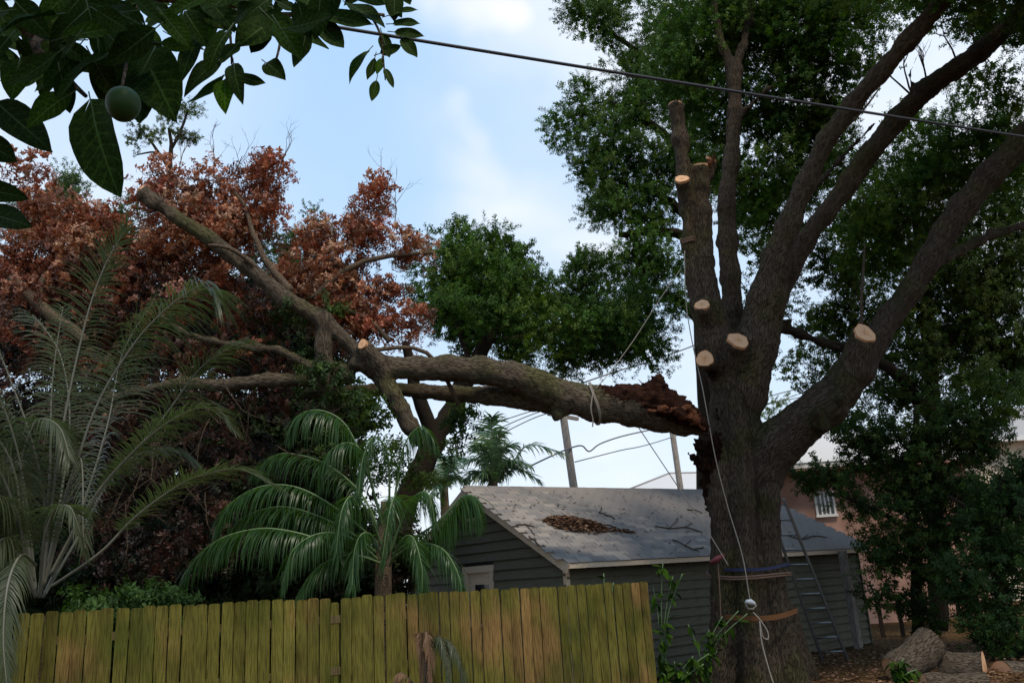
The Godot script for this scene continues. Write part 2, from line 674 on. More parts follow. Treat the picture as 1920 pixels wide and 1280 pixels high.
func materials() -> void:
	var grain := speckle(3, 256, 0.02, [[0.0, Color(0.45, 0.42, 0.4)], [0.45, Color(0.8, 0.78, 0.74)], [0.7, Color(1, 1, 1)], [1.0, Color(0.86, 0.84, 0.8)]], false, 4, true)
	var bark_color := speckle(5, 512, 0.03, [[0.0, Color(0.28, 0.25, 0.23)], [0.38, Color(0.48, 0.44, 0.40)], [0.55, Color(0.72, 0.68, 0.63)], [0.72, Color(1, 1, 0.98)], [1.0, Color(0.9, 0.9, 0.84)]], false, 5)
	var bark_height := speckle(8, 512, 0.028, [[0.0, Color.WHITE], [0.45, Color(0.85, 0.85, 0.85)], [0.75, Color(0.45, 0.45, 0.45)], [1.0, Color.BLACK]], true, 4)
	var fn := FastNoiseLite.new()
	fn.seed = 9
	fn.frequency = 0.028
	fn.fractal_type = FastNoiseLite.FRACTAL_RIDGED
	fn.fractal_octaves = 4
	fn.domain_warp_enabled = true
	fn.domain_warp_amplitude = 14.0
	fn.domain_warp_frequency = 0.02
	var cracks := fn.get_seamless_image(512, 160)
	cracks.resize(512, 512, Image.INTERPOLATE_CUBIC)
	var fd := FastNoiseLite.new()
	fd.seed = 19
	fd.frequency = 0.11
	fd.fractal_octaves = 3
	var flakes := fd.get_seamless_image(512, 512)
	var hi := Image.create(512, 512, false, Image.FORMAT_RGB8)
	var co := Image.create(512, 512, false, Image.FORMAT_RGB8)
	for y in 512:
		for x in 512:
			var r := cracks.get_pixel(x, y).r
			var f := flakes.get_pixel(x, y).r
			var h := clampf(1.15 - smoothstep(0.45, 0.95, r) * 0.95 + (f - 0.5) * 0.7, 0, 1)
			hi.set_pixel(x, y, Color(h, h, h))
			var k := 0.16 + 0.5 * h + 0.5 * maxf(0.0, f - 0.58)
			co.set_pixel(x, y, Color(k, k * 0.985, k * 0.95).linear_to_srgb())
	var furrow_h := ImageTexture.create_from_image(hi)
	var furrow_c := ImageTexture.create_from_image(co)
	for b in [["bark", Vector3(2.6, 1.2, 2.6), s(0.115, 0.084, 0.058)], ["bark_lying", Vector3(1.2, 2.6, 2.6), s(0.165, 0.128, 0.092)], ["bark_far", Vector3(2, 1, 2), s(0.08, 0.065, 0.05)]]:
		var m := mat(b[0], b[2], 0.92, 0.25)
		m.vertex_color_use_as_albedo = true
		m.albedo_texture = furrow_c
		m.heightmap_enabled = true
		m.heightmap_texture = furrow_h
		m.heightmap_scale = 3.0
	var bare := mat("bark_thin", s(0.13, 0.10, 0.075), 0.9, 0.25)
	world_map(bare, bark_color, Vector3(3, 3, 3), bark_height, 0.8)
	var gloom := mat("bark_dark", s(0.055, 0.044, 0.034), 0.9, 0.2)
	world_map(gloom, bark_color, Vector3(3, 3, 3), bark_height, 0.8)
	var pale := mat("bark_pale", s(0.23, 0.175, 0.13), 0.9, 0.25)
	world_map(pale, bark_color, Vector3(3, 3, 3), bark_height, 0.8)
	var torn_color := speckle(15, 256, 0.03, [[0.0, Color(0.30, 0.25, 0.23)], [0.4, Color(0.55, 0.47, 0.42)], [0.65, Color(0.85, 0.74, 0.66)], [1.0, Color(1, 0.92, 0.82)]], false, 5)
	var torn := mat("torn_wood", s(0.085, 0.045, 0.034), 0.9, 0.2)
	world_map(torn, torn_color, Vector3(0.7, 5, 3), bark_height, 3.0)
	var rot := mat("rotten_wood", s(0.045, 0.028, 0.02), 0.95, 0.15)
	world_map(rot, torn_color, Vector3(3, 0.8, 3), bark_height, 3.0)
	var splinter := mat("splinter_wood", s(0.21, 0.108, 0.066), 0.9, 0.2)
	world_map(splinter, torn_color, Vector3(2, 8, 8))
	var face := mat("sawn_wood", Color.WHITE, 0.8, 0.3)
	face.albedo_texture = rings()
	# fence, shed
	var streak := speckle(21, 512, 0.02, [[0.0, Color(0.26, 0.25, 0.22)], [0.33, Color(0.52, 0.5, 0.46)], [0.5, Color(0.82, 0.8, 0.76)], [0.72, Color(1, 1, 1)], [1.0, Color(0.66, 0.66, 0.58)]], false, 5, true)
	var board := mat("fence_board", Color.WHITE, 0.88, 0.25)
	board.vertex_color_use_as_albedo = true
	world_map(board, streak, Vector3(4.5, 0.3, 4.5), streak, 0.6)
	var siding := mat("siding_paint", s(0.125, 0.118, 0.083), 0.7, 0.3)
	world_map(siding, grain, Vector3(0.7, 6, 0.7), grain, 0.05)
	var trim := mat("trim_paint", s(0.72, 0.57, 0.42), 0.7, 0.35)
	world_map(trim, grain, Vector3(5, 5, 5), grain, 0.05)
	var grit := speckle(31, 256, 0.12, [[0.0, Color(0.5, 0.5, 0.5)], [0.5, Color(0.82, 0.82, 0.82)], [1.0, Color(1, 1, 1)]], false, 2, true)
	for k in 6:
		var t: Color = [s(0.25, 0.225, 0.205), s(0.30, 0.265, 0.235), s(0.21, 0.195, 0.185), s(0.27, 0.24, 0.22), s(0.33, 0.295, 0.26), s(0.24, 0.22, 0.21)][k]
		world_map(mat("shingle%d" % k, t, 0.95, 0.2), grit, Vector3(2.5, 2.5, 2.5), grit, 0.25)
	var mixed := mat("shingle_mixed", Color.WHITE, 0.95, 0.2)
	mixed.vertex_color_use_as_albedo = true
	world_map(mixed, grit, Vector3(2.5, 2.5, 2.5), grit, 0.25)
	mat("dark_inside", s(0.02, 0.02, 0.02), 0.9)
	var glass := mat("window_glass", s(0.02, 0.022, 0.025), 0.08, 0.5)
	glass.metallic = 0.0
	world_map(mat("pink_stucco", s(0.46, 0.27, 0.21), 0.9, 0.2), grain, Vector3(0.12, 0.12, 0.12), grit, 0.1)
	world_map(mat("cream_stucco", s(0.62, 0.52, 0.40), 0.9, 0.2), grain, Vector3(0.12, 0.12, 0.12), grit, 0.1)
	world_map(mat("roof_grey", s(0.42, 0.40, 0.39), 0.9, 0.2), grit, Vector3(1.2, 1.2, 1.2), grit, 0.3)
	world_map(mat("roof_white", s(0.66, 0.64, 0.62), 0.8, 0.3), grit, Vector3(2, 2, 2))
	mat("white_paint", s(0.75, 0.73, 0.70), 0.6)
	world_map(mat("pole_wood", s(0.30, 0.265, 0.24), 0.9, 0.2), streak, Vector3(3, 0.4, 3))
	mat("cable_black", s(0.025, 0.025, 0.03), 0.5)
	mat("wire_grey", s(0.16, 0.16, 0.17), 0.6)
	world_map(mat("rope", s(0.33, 0.29, 0.24), 0.9, 0.1), grit, Vector3(9, 9, 9), grit, 0.2)
	world_map(mat("rope_brown", s(0.18, 0.115, 0.085), 0.9, 0.1), grit, Vector3(9, 9, 9))
	mat("strap_blue", s(0.018, 0.022, 0.06), 0.7)
	mat("strap_orange", s(0.13, 0.05, 0.014), 0.7)
	mat("strap_red", s(0.14, 0.03, 0.035), 0.7)
	mat("cloth_white", s(0.5, 0.51, 0.52), 0.7)
	var metal := mat("ladder_metal", s(0.26, 0.28, 0.29), 0.42, 0.5)
	metal.metallic = 0.85
	world_map(mat("dark_timber", s(0.06, 0.045, 0.035), 0.9, 0.2), streak, Vector3(4, 0.6, 4))
	# ground
	var dirt := speckle(41, 512, 0.03, [[0.0, Color(0.3, 0.26, 0.2)], [0.45, Color(0.62, 0.56, 0.46)], [0.7, Color(0.95, 0.86, 0.7)], [1.0, Color(0.7, 0.72, 0.5)]], false, 5)
	world_map(mat("soil", s(0.16, 0.11, 0.07), 0.95, 0.15), dirt, Vector3(0.6, 0.6, 0.6), dirt, 2.0)
	# leaves
	leaf_mat("leaf_green", Color(0.75, 0.85, 0.25), 0.6, 0.22)
	leaf_mat("leaf_dead", Color(0.6, 0.42, 0.28), 0.5, 0.42)
	leaf_mat("leaf_litter", Color(0.1, 0.1, 0.08), 0.85, 0.2)
	var g := leaf_mat("palm_green", Color(0.3, 0.45, 0.1), 0.36, 0.32)
	g.albedo_color = s(0.02, 0.05, 0.012)
	g.vertex_color_use_as_albedo = false
	g = leaf_mat("palm_silver", Color(0.3, 0.36, 0.18), 0.42, 0.3)
	g.albedo_color = s(0.046, 0.056, 0.03)
	g.vertex_color_use_as_albedo = false
	g = leaf_mat("palm_far", Color(0.3, 0.4, 0.2), 0.35, 0.6)
	g.albedo_color = s(0.07, 0.13, 0.07)
	g.vertex_color_use_as_albedo = false
	g = leaf_mat("palm_dry", Color(0.3, 0.25, 0.15), 0.7, 0.3)
	g.albedo_color = s(0.15, 0.085, 0.05)
	g.vertex_color_use_as_albedo = false
	mat("stalk_pale", s(0.14, 0.135, 0.10), 0.55, 0.45)
	mat("stalk_green", s(0.10, 0.16, 0.06), 0.5, 0.45)
	for k in 5:
		var f := mat("big_leaf%d" % k, [s(0.045, 0.092, 0.02), s(0.075, 0.15, 0.026), s(0.036, 0.072, 0.018), s(0.13, 0.27, 0.03), s(0.055, 0.105, 0.026)][k], 0.62, 0.1)
		f.cull_mode = BaseMaterial3D.CULL_DISABLED
		f.backlight_enabled = true
		f.backlight = [Color(0.36, 0.55, 0.08), Color(0.5, 0.72, 0.09), Color(0.28, 0.42, 0.07), Color(0.7, 0.95, 0.12), Color(0.36, 0.5, 0.08)][k]
	for k in 5:
		M["big_leaf%d" % k].albedo_texture = veins()
	mat("fruit_green", s(0.02, 0.044, 0.011), 0.45, 0.25)
	mat("leaf_vein", s(0.05, 0.08, 0.03), 0.6, 0.3)

# ------------------------------------------------------------------ the sky: blue air, low white haze, soft clouds and one wisp

func sky_picture() -> ImageTexture:
	var w := 2048
	var h := 1024
	var im := Image.create(w, h, false, Image.FORMAT_RGBF)
	var n := FastNoiseLite.new()
	n.seed = 12
	n.frequency = 1.1
	n.fractal_octaves = 5
	var n2 := FastNoiseLite.new()
	n2.seed = 77
	n2.frequency = 4.0
	n2.fractal_octaves = 4
	var low := Color(1.0, 1.02, 1.02)
	im.fill(Color(0.55, 0.55, 0.53))
	var wisps := []
	for line in [[Vector3(-0.046,2.665,-1)-Vector3(0,2.07,0), Vector3(-0.008,2.558,-1)-Vector3(0,2.07,0), 0.026, 0.5], [Vector3(-0.024,2.582,-1)-Vector3(0,2.07,0), Vector3(0.027,2.515,-1)-Vector3(0,2.07,0), 0.042, 0.55], [Vector3(0.01,2.52,-1)-Vector3(0,2.07,0), Vector3(0.115,2.476,-1)-Vector3(0,2.07,0), 0.06, 0.65], [Vector3(-0.073,2.853,-1)-Vector3(0,2.07,0), Vector3(0.028,2.816,-1)-Vector3(0,2.07,0), 0.035, 0.85], [Vector3(0.006,2.813,-1)-Vector3(0,2.07,0), Vector3(0.102,2.827,-1)-Vector3(0,2.07,0), 0.03, 0.6], [Vector3(0.082,2.757,-1)-Vector3(0,2.07,0), Vector3(0.145,2.736,-1)-Vector3(0,2.07,0), 0.03, 0.5], [Vector3(0.237,2.788,-1)-Vector3(0,2.07,0), Vector3(0.719,2.523,-1)-Vector3(0,2.07,0), 0.17, 0.8], [Vector3(-0.025,2.636,-1)-Vector3(0,2.07,0), Vector3(0.12,2.454,-1)-Vector3(0,2.07,0), 0.07, 0.25], [Vector3(-0.819,2.814,-1)-Vector3(0,2.07,0), Vector3(-0.571,2.635,-1)-Vector3(0,2.07,0), 0.14, 0.5], [Vector3(-0.378,2.741,-1)-Vector3(0,2.07,0), Vector3(-0.446,2.658,-1)-Vector3(0,2.07,0), 0.06, 0.3]]:
		var u: Vector3 = line[0].normalized()
		var v: Vector3 = line[1].normalized()
		wisps.append([u, v - u, 1.0 / (v - u).length_squared(), line[2], line[3]])
	for y in h / 2 + 8:
		var el := PI * 0.5 - PI * (y + 0.5) / h
		var ce := cos(el)
		var se := sin(el)
		for x in w:
			var az := TAU * (x + 0.5) / w
			var d := Vector3(ce * sin(az), se, -ce * cos(az))
			var e := maxf(se, 0.0)
			var c := Color(0.31, 0.55, 0.93).lerp(Color(0.56, 0.78, 1.0), exp(-e * 1.7))
			c = c.lerp(low, exp(-e * 5.5) * 0.95)
			var p := d / (0.35 + e)
			p.y = 0.0
			var f := n.get_noise_3dv(p * 0.7 + Vector3(7.3, 0, 3.4)) * 0.5 + 0.5
			var g := n2.get_noise_3dv(p) * 0.5 + 0.5
			var cloud := smoothstep(0.48, 0.9, f * 0.82 + g * 0.18 + 0.22 * absf(d.x - 0.02) - 0.10) * 0.9
			# the wisp: thin streaks drawn out by the wind
			var q := d + Vector3(n2.get_noise_3dv(d * 1.5), n2.get_noise_3dv(d * 1.5 + Vector3(9, 9, 9)), 0) * 0.03
			if d.z < -0.35:
				for l in wisps:
					var hh := clampf((q - l[0]).dot(l[1]) * l[2], -0.1, 1.1)
					var dist: float = (q - l[0] - l[1] * hh).length() / l[3]
					if dist < 2.6:
						cloud = maxf(cloud, l[4] * exp(-dist * dist) * (0.25 + 1.1 * g))
			c = c.lerp(Color(1.0, 1.0, 1.0), clampf(cloud, 0, 1) * 0.95)
			im.set_pixel(x, y, c)
	return ImageTexture.create_from_image(im)

# ------------------------------------------------------------------ the scene

func _ready() -> void:
	rng.seed = 4711
	lumps.seed = 2
	lumps.frequency = 0.9
	lumps.fractal_octaves = 3
	fine.seed = 6
	fine.frequency = 1.0
	fine.fractal_octaves = 4
	var camera := Camera3D.new()
	camera.position = Vector3(0, 2.07, 0)
	camera.rotation = Vector3(deg_to_rad(15.68), 0, deg_to_rad(-3.607))
	camera.fov = 43.69
	camera.near = 0.1
	camera.far = 400.0
	add_child(camera)
	var air := WorldEnvironment.new()
	var env := Environment.new()
	env.background_mode = Environment.BG_SKY
	env.sky = Sky.new()
	var pan := PanoramaSkyMaterial.new()
	pan.panorama = sky_picture()
	env.sky.sky_material = pan
	env.background_energy_multiplier = 1.08
	env.tonemap_mode = Environment.TONE_MAPPER_LINEAR
	env.tonemap_exposure = 1.0
	env.sdfgi_enabled = true
	env.ssao_enabled = true
	env.ssil_enabled = true
	air.environment = env
	add_child(air)
	var sun := DirectionalLight3D.new()
	sun.rotation = Vector3(deg_to_rad(-58), deg_to_rad(34), 0)
	sun.light_energy = 0.95
	sun.light_angular_distance = 10.0
	sun.light_color = Color(1, 0.95, 0.87)
	sun.shadow_enabled = true
	add_child(sun)
	materials()
	ground()
	shed()
	pink_house()
	far_roof()
	fence()
	big_tree()
	fallen_branch()
	background_trees()
	palms()
	wires()
	ropes()
	ladder()
	logs_and_litter()
	persimmon()

func ground() -> void:
	var st := begin(0)
	var n := 60
	for i in n:
		for j in n:
			var p := []
			for o in [Vector2(0, 0), Vector2(1, 0), Vector2(1, 1), Vector2(0, 1)]:
				var u := Vector2(i + o.x, j + o.y) / n * 2.0 - Vector2.ONE
				var x := signf(u.x) * pow(absf(u.x), 2.2) * 160.0
				var z := -16.0 + signf(u.y) * pow(absf(u.y), 2.2) * 160.0
				p.append(Vector3(x, GROUND + 0.05 * lumps.get_noise_2d(x, z), z))
			quad(st, p[0], p[1], p[2], p[3])
	structure(build("ground", st, M.soil, self))

# one run of lap siding: planks between x0(y) and x1(y) given by "ends"
func plank(parent: Node3D, x0a: float, x1a: float, x0b: float, x1b: float, y0: float, y1: float, xf: Transform3D) -> void:
	if x1a - x0a < 0.03 and x1b - x0b < 0.03:
		return
	var st := begin(-1)
	var out := 0.05
	var a := xf * Vector3(x0a, y0, out)
	var b := xf * Vector3(x1a, y0, out)
	var c := xf * Vector3(x1b, y1 + 0.004, 0.010)
	var d := xf * Vector3(x0b, y1 + 0.004, 0.010)
	var a2 := xf * Vector3(x0a, y0, 0)
	var b2 := xf * Vector3(x1a, y0, 0)
	quad(st, d, c, b, a)
	quad(st, a, b, b2, a2)
	quad(st, b, c, xf * Vector3(x1b, y1 + 0.004, 0), b2)
	quad(st, d, a, a2, xf * Vector3(x0b, y1 + 0.004, 0))
	build("siding_plank", st, M.siding_paint, parent)

func shed() -> void:
	var o := thing("wooden_shed", "grey-green lap-sided shed with a low shingle roof behind the fence", "shed", Vector3(0.711, GROUND, -15.0))
	o.rotation.y = PI / 2 - 0.934
	# local axes: x along the eave, z towards the yard; the roof spans x 0..8.59, z 0..-6.32
	var eave := 2.304 - GROUND
	var ridge := 3.965 - GROUND
	var long := 9.0
	var half := 3.16
	var slope := (ridge - eave) / half
	var wx := 0.2          # gable wall
	var wz := -0.32        # long wall
	# inner walls
	var st := begin(-1)
	box(st, Vector3(wx + 0.03, 0, -2 * half - wz), Vector3(long - 0.04, eave - slope * wz - 0.06, wz - 0.03))
	slab(st, [Vector2(2 * half + wz - 0.05, eave - slope * wz - 0.06), Vector2(half, ridge - 0.07), Vector2(-wz + 0.05, eave - slope * wz - 0.06)], long - 0.04, wx + 0.03, Transform3D(Basis(Vector3(0, 0, -1), Vector3.UP, Vector3(1, 0, 0)), Vector3.ZERO))
	build("wall", st, M.dark_inside, o)
	# gable planks, seen from -x; plank axes: right = +z
	var gx := Transform3D(Basis(Vector3(0, 0, 1), Vector3.UP, Vector3(-1, 0, 0)), Vector3(wx + 0.03, 0, 0))
	var step := 0.185
	var win := Vector4(-3.60, -2.56, 1.10, 2.20)  # z from, z to, y from, y to of the window with its frame
	var y := 0.05
	while y < ridge - 0.1:
		var y1 := minf(y + step, ridge - 0.09)
		var za := wz if y < eave - slope * wz - 0.07 else -(y + 0.07 - eave) / slope
		var zb := wz if y1 < eave - slope * wz - 0.07 else -(y1 + 0.07 - eave) / slope
		var la := -2 * half - za
		var lb := -2 * half - zb
		if y1 > win.z and y < win.w:
			plank(o, la, win.x, lb, win.x, y, y1, gx)
			plank(o, win.y, za, win.y, zb, y, y1, gx)
		else:
			plank(o, la, za, lb, zb, y, y1, gx)
		y += step
	# long wall planks
	var lx := Transform3D(Basis(), Vector3(0, 0, wz - 0.03))
	y = 0.03
	var k := 0
	while y < eave - 0.02:
		var joint := wx + 2.2 + fmod(k * 2.37, 3.6)
		plank(o, wx, joint - 0.002, wx, joint - 0.002, y, y + 0.165, lx)
		plank(o, joint + 0.002, long - 0.04, joint + 0.002, long - 0.04, y, y + 0.165, lx)
		y += 0.165
		k += 1
	st = begin(-1)
	box(st, Vector3(wx - 0.012, 0, wz - 0.07), Vector3(wx + 0.075, eave - 0.02, wz + 0.012))
	build("corner_board", st, M.trim_paint, o)
	st = begin(-1)
	box(st, Vector3(long - 0.06, 0, wz - 0.07), Vector3(long - 0.025, eave - 0.02, wz + 0.035))
	build("corner_board", st, M.siding_paint, o)
	# window in the gable
	st = begin(-1)
	var face := wx - 0.03
	box(st, Vector3(face, win.w - 0.13, win.x - 0.04), Vector3(wx + 0.03, win.w, win.y + 0.04))
	box(st, Vector3(face + 0.004, win.z, win.x), Vector3(wx + 0.03, win.w - 0.13, win.x + 0.12))
	box(st, Vector3(face + 0.004, win.z, win.y - 0.12), Vector3(wx + 0.03, win.w - 0.13, win.y))
	box(st, Vector3(face - 0.03, win.z - 0.06, win.x - 0.05), Vector3(wx + 0.03, win.z, win.y + 0.05))
	var w := build("window", st, M.trim_paint, o)
	st = begin(-1)
	box(st, Vector3(wx + 0.002, win.w - 0.36, win.x + 0.12), Vector3(wx + 0.028, win.w - 0.13, win.y - 0.12))
	box(st, Vector3(wx + 0.002, win.z, win.x + 0.12), Vector3(wx + 0.028, win.w - 0.36, win.x + 0.36))
	build("sash", st, M.trim_paint, w)
	st = begin(-1)
	box(st, Vector3(wx + 0.012, win.z, win.x + 0.36), Vector3(wx + 0.026, win.w - 0.36, win.y - 0.12))
	build("pane", st, M.window_glass, w)
	# vent under the peak
	st = begin(-1)
	box(st, Vector3(wx - 0.02, ridge - 0.66, -half - 0.28), Vector3(wx + 0.02, ridge - 0.61, -half + 0.36))
	box(st, Vector3(wx - 0.02, ridge - 0.61, -half + 0.30), Vector3(wx + 0.02, ridge - 0.44, -half + 0.36))
	box(st, Vector3(wx - 0.02, ridge - 0.61, -half - 0.28), Vector3(wx + 0.02, ridge - 0.40, -half - 0.22))
	var v := build("vent", st, M.trim_paint, o)
	for i in 4:
		st = begin(-1)
		box(st, Vector3(0, 0, -0.25), Vector3(0.008, 0.05, 0.27), Transform3D(Basis(Vector3(0, 0, 1), 0.6), Vector3(wx - 0.012, ridge - 0.6 + 0.055 * i, -half)))
		build("vent_slat", st, M.dark_timber, v)
	# roof decks
	var up := Vector3(0, ridge - eave, -half).normalized()
	var out := Vector3(0, half, ridge - eave).normalized()
	var run := Vector3(0, ridge - eave, -half).length()
	var deck := Transform3D(Basis(Vector3(1, 0, 0), up, out), Vector3(0, eave, 0))
	var back := Transform3D(Basis(Vector3(-1, 0, 0), Vector3(up.x, up.y, -up.z), Vector3(out.x, out.y, -out.z)), Vector3(long, eave, -2 * half))
	st = begin(-1)
	box(st, Vector3(0.02, 0.0, -0.05), Vector3(long - 0.02, run - 0.01, -0.008), deck)
	box(st, Vector3(0.02, 0.0, -0.05), Vector3(long - 0.02, run - 0.01, -0.008), back)
	build("roof", st, M.dark_timber, o)
	st = begin(-1)
	var rows := 25
	for r in rows:
		box(st, Vector3(0, r * run / rows - 0.01, -0.007), Vector3(long, (r + 1) * run / rows, 0.003), back)
	stuff(build("back_shingles", st, M.shingle2, o))
	# shingle tabs on the slope that faces the yard: the nearest ones singly
	var tab := []
	for t in 4:
		st = begin(-1)
		var l := 0.296 - 0.004 * t
		slab(st, [Vector2(0.0, 0.19), Vector2(l, 0.19), Vector2(l, 0.004 * (t % 3)), Vector2(0.0, 0.006 * ((t + 1) % 2))], 0.009, -0.006)
		st.generate_normals()
		tab.append(st.commit())
	var spots := []
	for r in rows:
		var x := -0.02 - (0.15 if r % 2 else 0.0)
		while x < long:
			var lift := Transform3D(deck.basis * Basis(Vector3(1, 0, 0), 0.06 + rng.randf_range(-0.008, 0.014)) * Basis(Vector3(0, 0, 1), rng.randf_range(-0.008, 0.008)), deck * Vector3(x, r * run / rows - 0.02, 0.012))
			if x > -0.2 and x < long - 0.05:
				spots.append([lift, o.transform * lift.origin, tab[rng.randi() % 4], rng.randi() % 6])
			x += 0.3
	spots.sort_custom(func(a, b): return a[1].length() < b[1].length())
	st = begin(-1)
	for i in spots.size():
		if i < 300:
			var t := show_mesh("shingle", spots[i][2], M["shingle%d" % spots[i][3]], o)
			t.transform = spots[i][0]
		else:
			st.append_from(spots[i][2], 0, spots[i][0])
	stuff(show_mesh("shingles", st.commit(), M.shingle3, o))
	st = begin(-1)
	for i in 30:
		var x := i * 0.3 - 0.01
		for sgn in [0, 1]:
			var b: Transform3D = deck if sgn == 0 else back
			box(st, Vector3(x if sgn == 0 else long - x - 0.29, run - 0.13, 0.014 + 0.003 * (i % 2)), Vector3(x + 0.3 if sgn == 0 else long - x, run + 0.012, 0.022 + 0.003 * (i % 2)), b)
	build("ridge_cap", st, M.shingle0, o)
	# barge boards, fascia, rafter tails
	for side in [0, 1]:
		for b: Transform3D in [deck, back]:
			st = begin(-1)
			var edge := (0.0 if side == 0 else long - 0.028) if b == deck else (long - 0.028 if side == 0 else 0.0)
			box(st, Vector3(edge - 0.01, -0.03, -0.17), Vector3(edge + 0.03, run + 0.03, -0.03), b)
			build("barge_board", st, M.trim_paint, o)
			st = begin(-1)
			box(st, Vector3(edge - 0.016, -0.035, -0.03), Vector3(edge + 0.03, run + 0.02, -0.002), b)
			build("drip_edge", st, M.trim_paint, o)
	st = begin(-1)
	box(st, Vector3(0.02, eave - 0.09, -0.022), Vector3(long - 0.02, eave - 0.006, 0.004))
	build("fascia", st, M.trim_paint, o)
	for i in 13:
		st = begin(-1)
		box(st, Vector3(0.5 + i * 0.62, -0.02, -0.14), Vector3(0.545 + i * 0.62, 0.5, -0.052), deck)
		build("rafter", st, M.dark_timber, o)
	# the bare post that props the eave
	var post := thing("timber_post", "grey square timber post propping the shed eave beside the ladder", "post", o.transform * Vector3(7.85, 0, -0.02))
	post.rotation = o.rotation
	var ps := begin(-1)
	box(ps, Vector3(-0.07, -0.1, -0.07), Vector3(0.07, eave - 0.03, 0.07), Transform3D(Basis(Vector3(0, 0, 1), 0.02), Vector3(0, 0, 0.09)))
	build("post_shaft", ps, M.pole_wood, post)

func pink_house() -> void:
	var o := thing("pink_house", "salmon pink stucco house with a white eave behind the trees", "house", Vector3.ZERO)
	var z := -27.0
	var a := Vector3(7.992,2.969,-27)
	var b := Vector3(13.926,2.604,-27)
	var top := Vector3(9.765,4.76,-27).y
	var st := begin(-1)
	box(st, Vector3(a.x, 0, z - 7), Vector3(b.x, top, z))
	build("wall", st, M.pink_stucco, o)
	st = begin(-1)
	box(st, Vector3(a.x - 0.5, top + 0.0, z - 7.5), Vector3(b.x + 0.5, top + 0.09, z + 0.65))
	build("soffit", st, M.pink_stucco, o)
	st = begin(-1)
	box(st, Vector3(a.x - 0.55, top + 0.09, z + 0.62), Vector3(b.x + 0.55, top + 0.27, z + 0.67))
	box(st, Vector3(a.x - 0.57, top + 0.09, z - 7.5), Vector3(a.x - 0.52, top + 0.27, z + 0.62))
	build("fascia", st, M.white_paint, o)
	st = begin(-1)
	var rh := top + 2.0
	var c := [Vector3(a.x - 0.6, top + 0.25, z + 0.7), Vector3(b.x + 0.6, top + 0.25, z + 0.7), Vector3(b.x + 0.6, top + 0.25, z - 7.6), Vector3(a.x - 0.6, top + 0.25, z - 7.6)]
	var r0 := Vector3(a.x + 3.0, rh, z - 3.5)
	var r1 := Vector3(b.x - 3.0, rh, z - 3.5)
	quad(st, r0, r1, c[1], c[0])
	quad(st, r1, r0, c[3], c[2])
	tri(st, r0, c[0], c[3])
	tri(st, r1, c[2], c[1])
	quad(st, c[0], c[1], c[2], c[3])
	build("roof", st, M.roof_white, o)
	for q in [[Vector3(9.144,4.114,-26.95), Vector3(9.636,3.462,-26.95)], [Vector3(11.835,4.275,-26.95), Vector3(12.454,3.336,-26.95)]]:
		var lo := Vector2(q[0].x, q[1].y)
		var hi := Vector2(q[1].x, q[0].y)
		st = begin(-1)
		box(st, Vector3(lo.x - 0.06, hi.y, z - 0.02), Vector3(hi.x + 0.06, hi.y + 0.06, z + 0.05))
		box(st, Vector3(lo.x - 0.09, lo.y - 0.08, z - 0.02), Vector3(hi.x + 0.09, lo.y, z + 0.09))
		box(st, Vector3(lo.x - 0.06, lo.y, z - 0.02), Vector3(lo.x, hi.y, z + 0.05))
		box(st, Vector3(hi.x, lo.y, z - 0.02), Vector3(hi.x + 0.06, hi.y, z + 0.05))
		var w := build("window", st, M.white_paint, o)
		st = begin(-1)
		box(st, Vector3(lo.x, lo.y, z - 0.015), Vector3(hi.x, hi.y, z + 0.012))
		build("pane", st, M.window_glass, w)
		for i in 3:
			st = begin(-1)
			var x := lerpf(lo.x, hi.x, (i + 1) / 4.0)
			box(st, Vector3(x - 0.022, lo.y, z + 0.013), Vector3(x + 0.022, hi.y, z + 0.04))
			build("window_bar", st, M.white_paint, w)
	# the cream house farther right
	var e := thing("cream_house", "pale cream house wall glimpsed through leaves at the far right", "house", Vector3.ZERO)
	a = Vector3(17.843,2.723,-34)
	b = Vector3(24.953,2.285,-34)
	top = Vector3(19.208,6.165,-34).y
	st = begin(-1)
	box(st, Vector3(a.x, 0, -41), Vector3(b.x, top, -34))
	build("wall", st, M.cream_stucco, e)
	st = begin(-1)
	box(st, Vector3(a.x - 0.5, top, -41.5), Vector3(b.x + 0.5, top + 0.2, -33.5))
	build("roof_edge", st, M.white_paint, e)
	st = begin(-1)
	r0 = Vector3(a.x + 3, top + 2, -37.5)
	r1 = Vector3(b.x - 3, top + 2, -37.5)
	c = [Vector3(a.x - 0.5, top + 0.2, -33.5), Vector3(b.x + 0.5, top + 0.2, -33.5), Vector3(b.x + 0.5, top + 0.2, -41.5), Vector3(a.x - 0.5, top + 0.2, -41.5)]
	quad(st, r0, r1, c[1], c[0])
	quad(st, r1, r0, c[3], c[2])
	tri(st, r0, c[0], c[3])
	tri(st, r1, c[2], c[1])
	build("roof", st, M.roof_grey, e)
	# a dark rail fence in front of the pink wall
	var f := thing("rail_fence", "dark rusty rail fence in front of the salmon pink wall", "fence", Vector3.ZERO)
	var p := Vector3(8.492,0.94,-22)
	var q := Vector3(11.015,0.913,-22)
	st = begin(-1)
	box(st, Vector3(p.x, p.y - 0.06, -22.04), Vector3(q.x, p.y + 0.05, -21.96))
	build("rail", st, M.dark_timber, f)
	for i in 6:
		st = begin(-1)
		var x := lerpf(p.x + 0.1, q.x, i / 5.0)
		box(st, Vector3(x - 0.045, 0, -22.1), Vector3(x + 0.045, p.y + 0.1, -22.045))
		build("post", st, M.dark_timber, f)

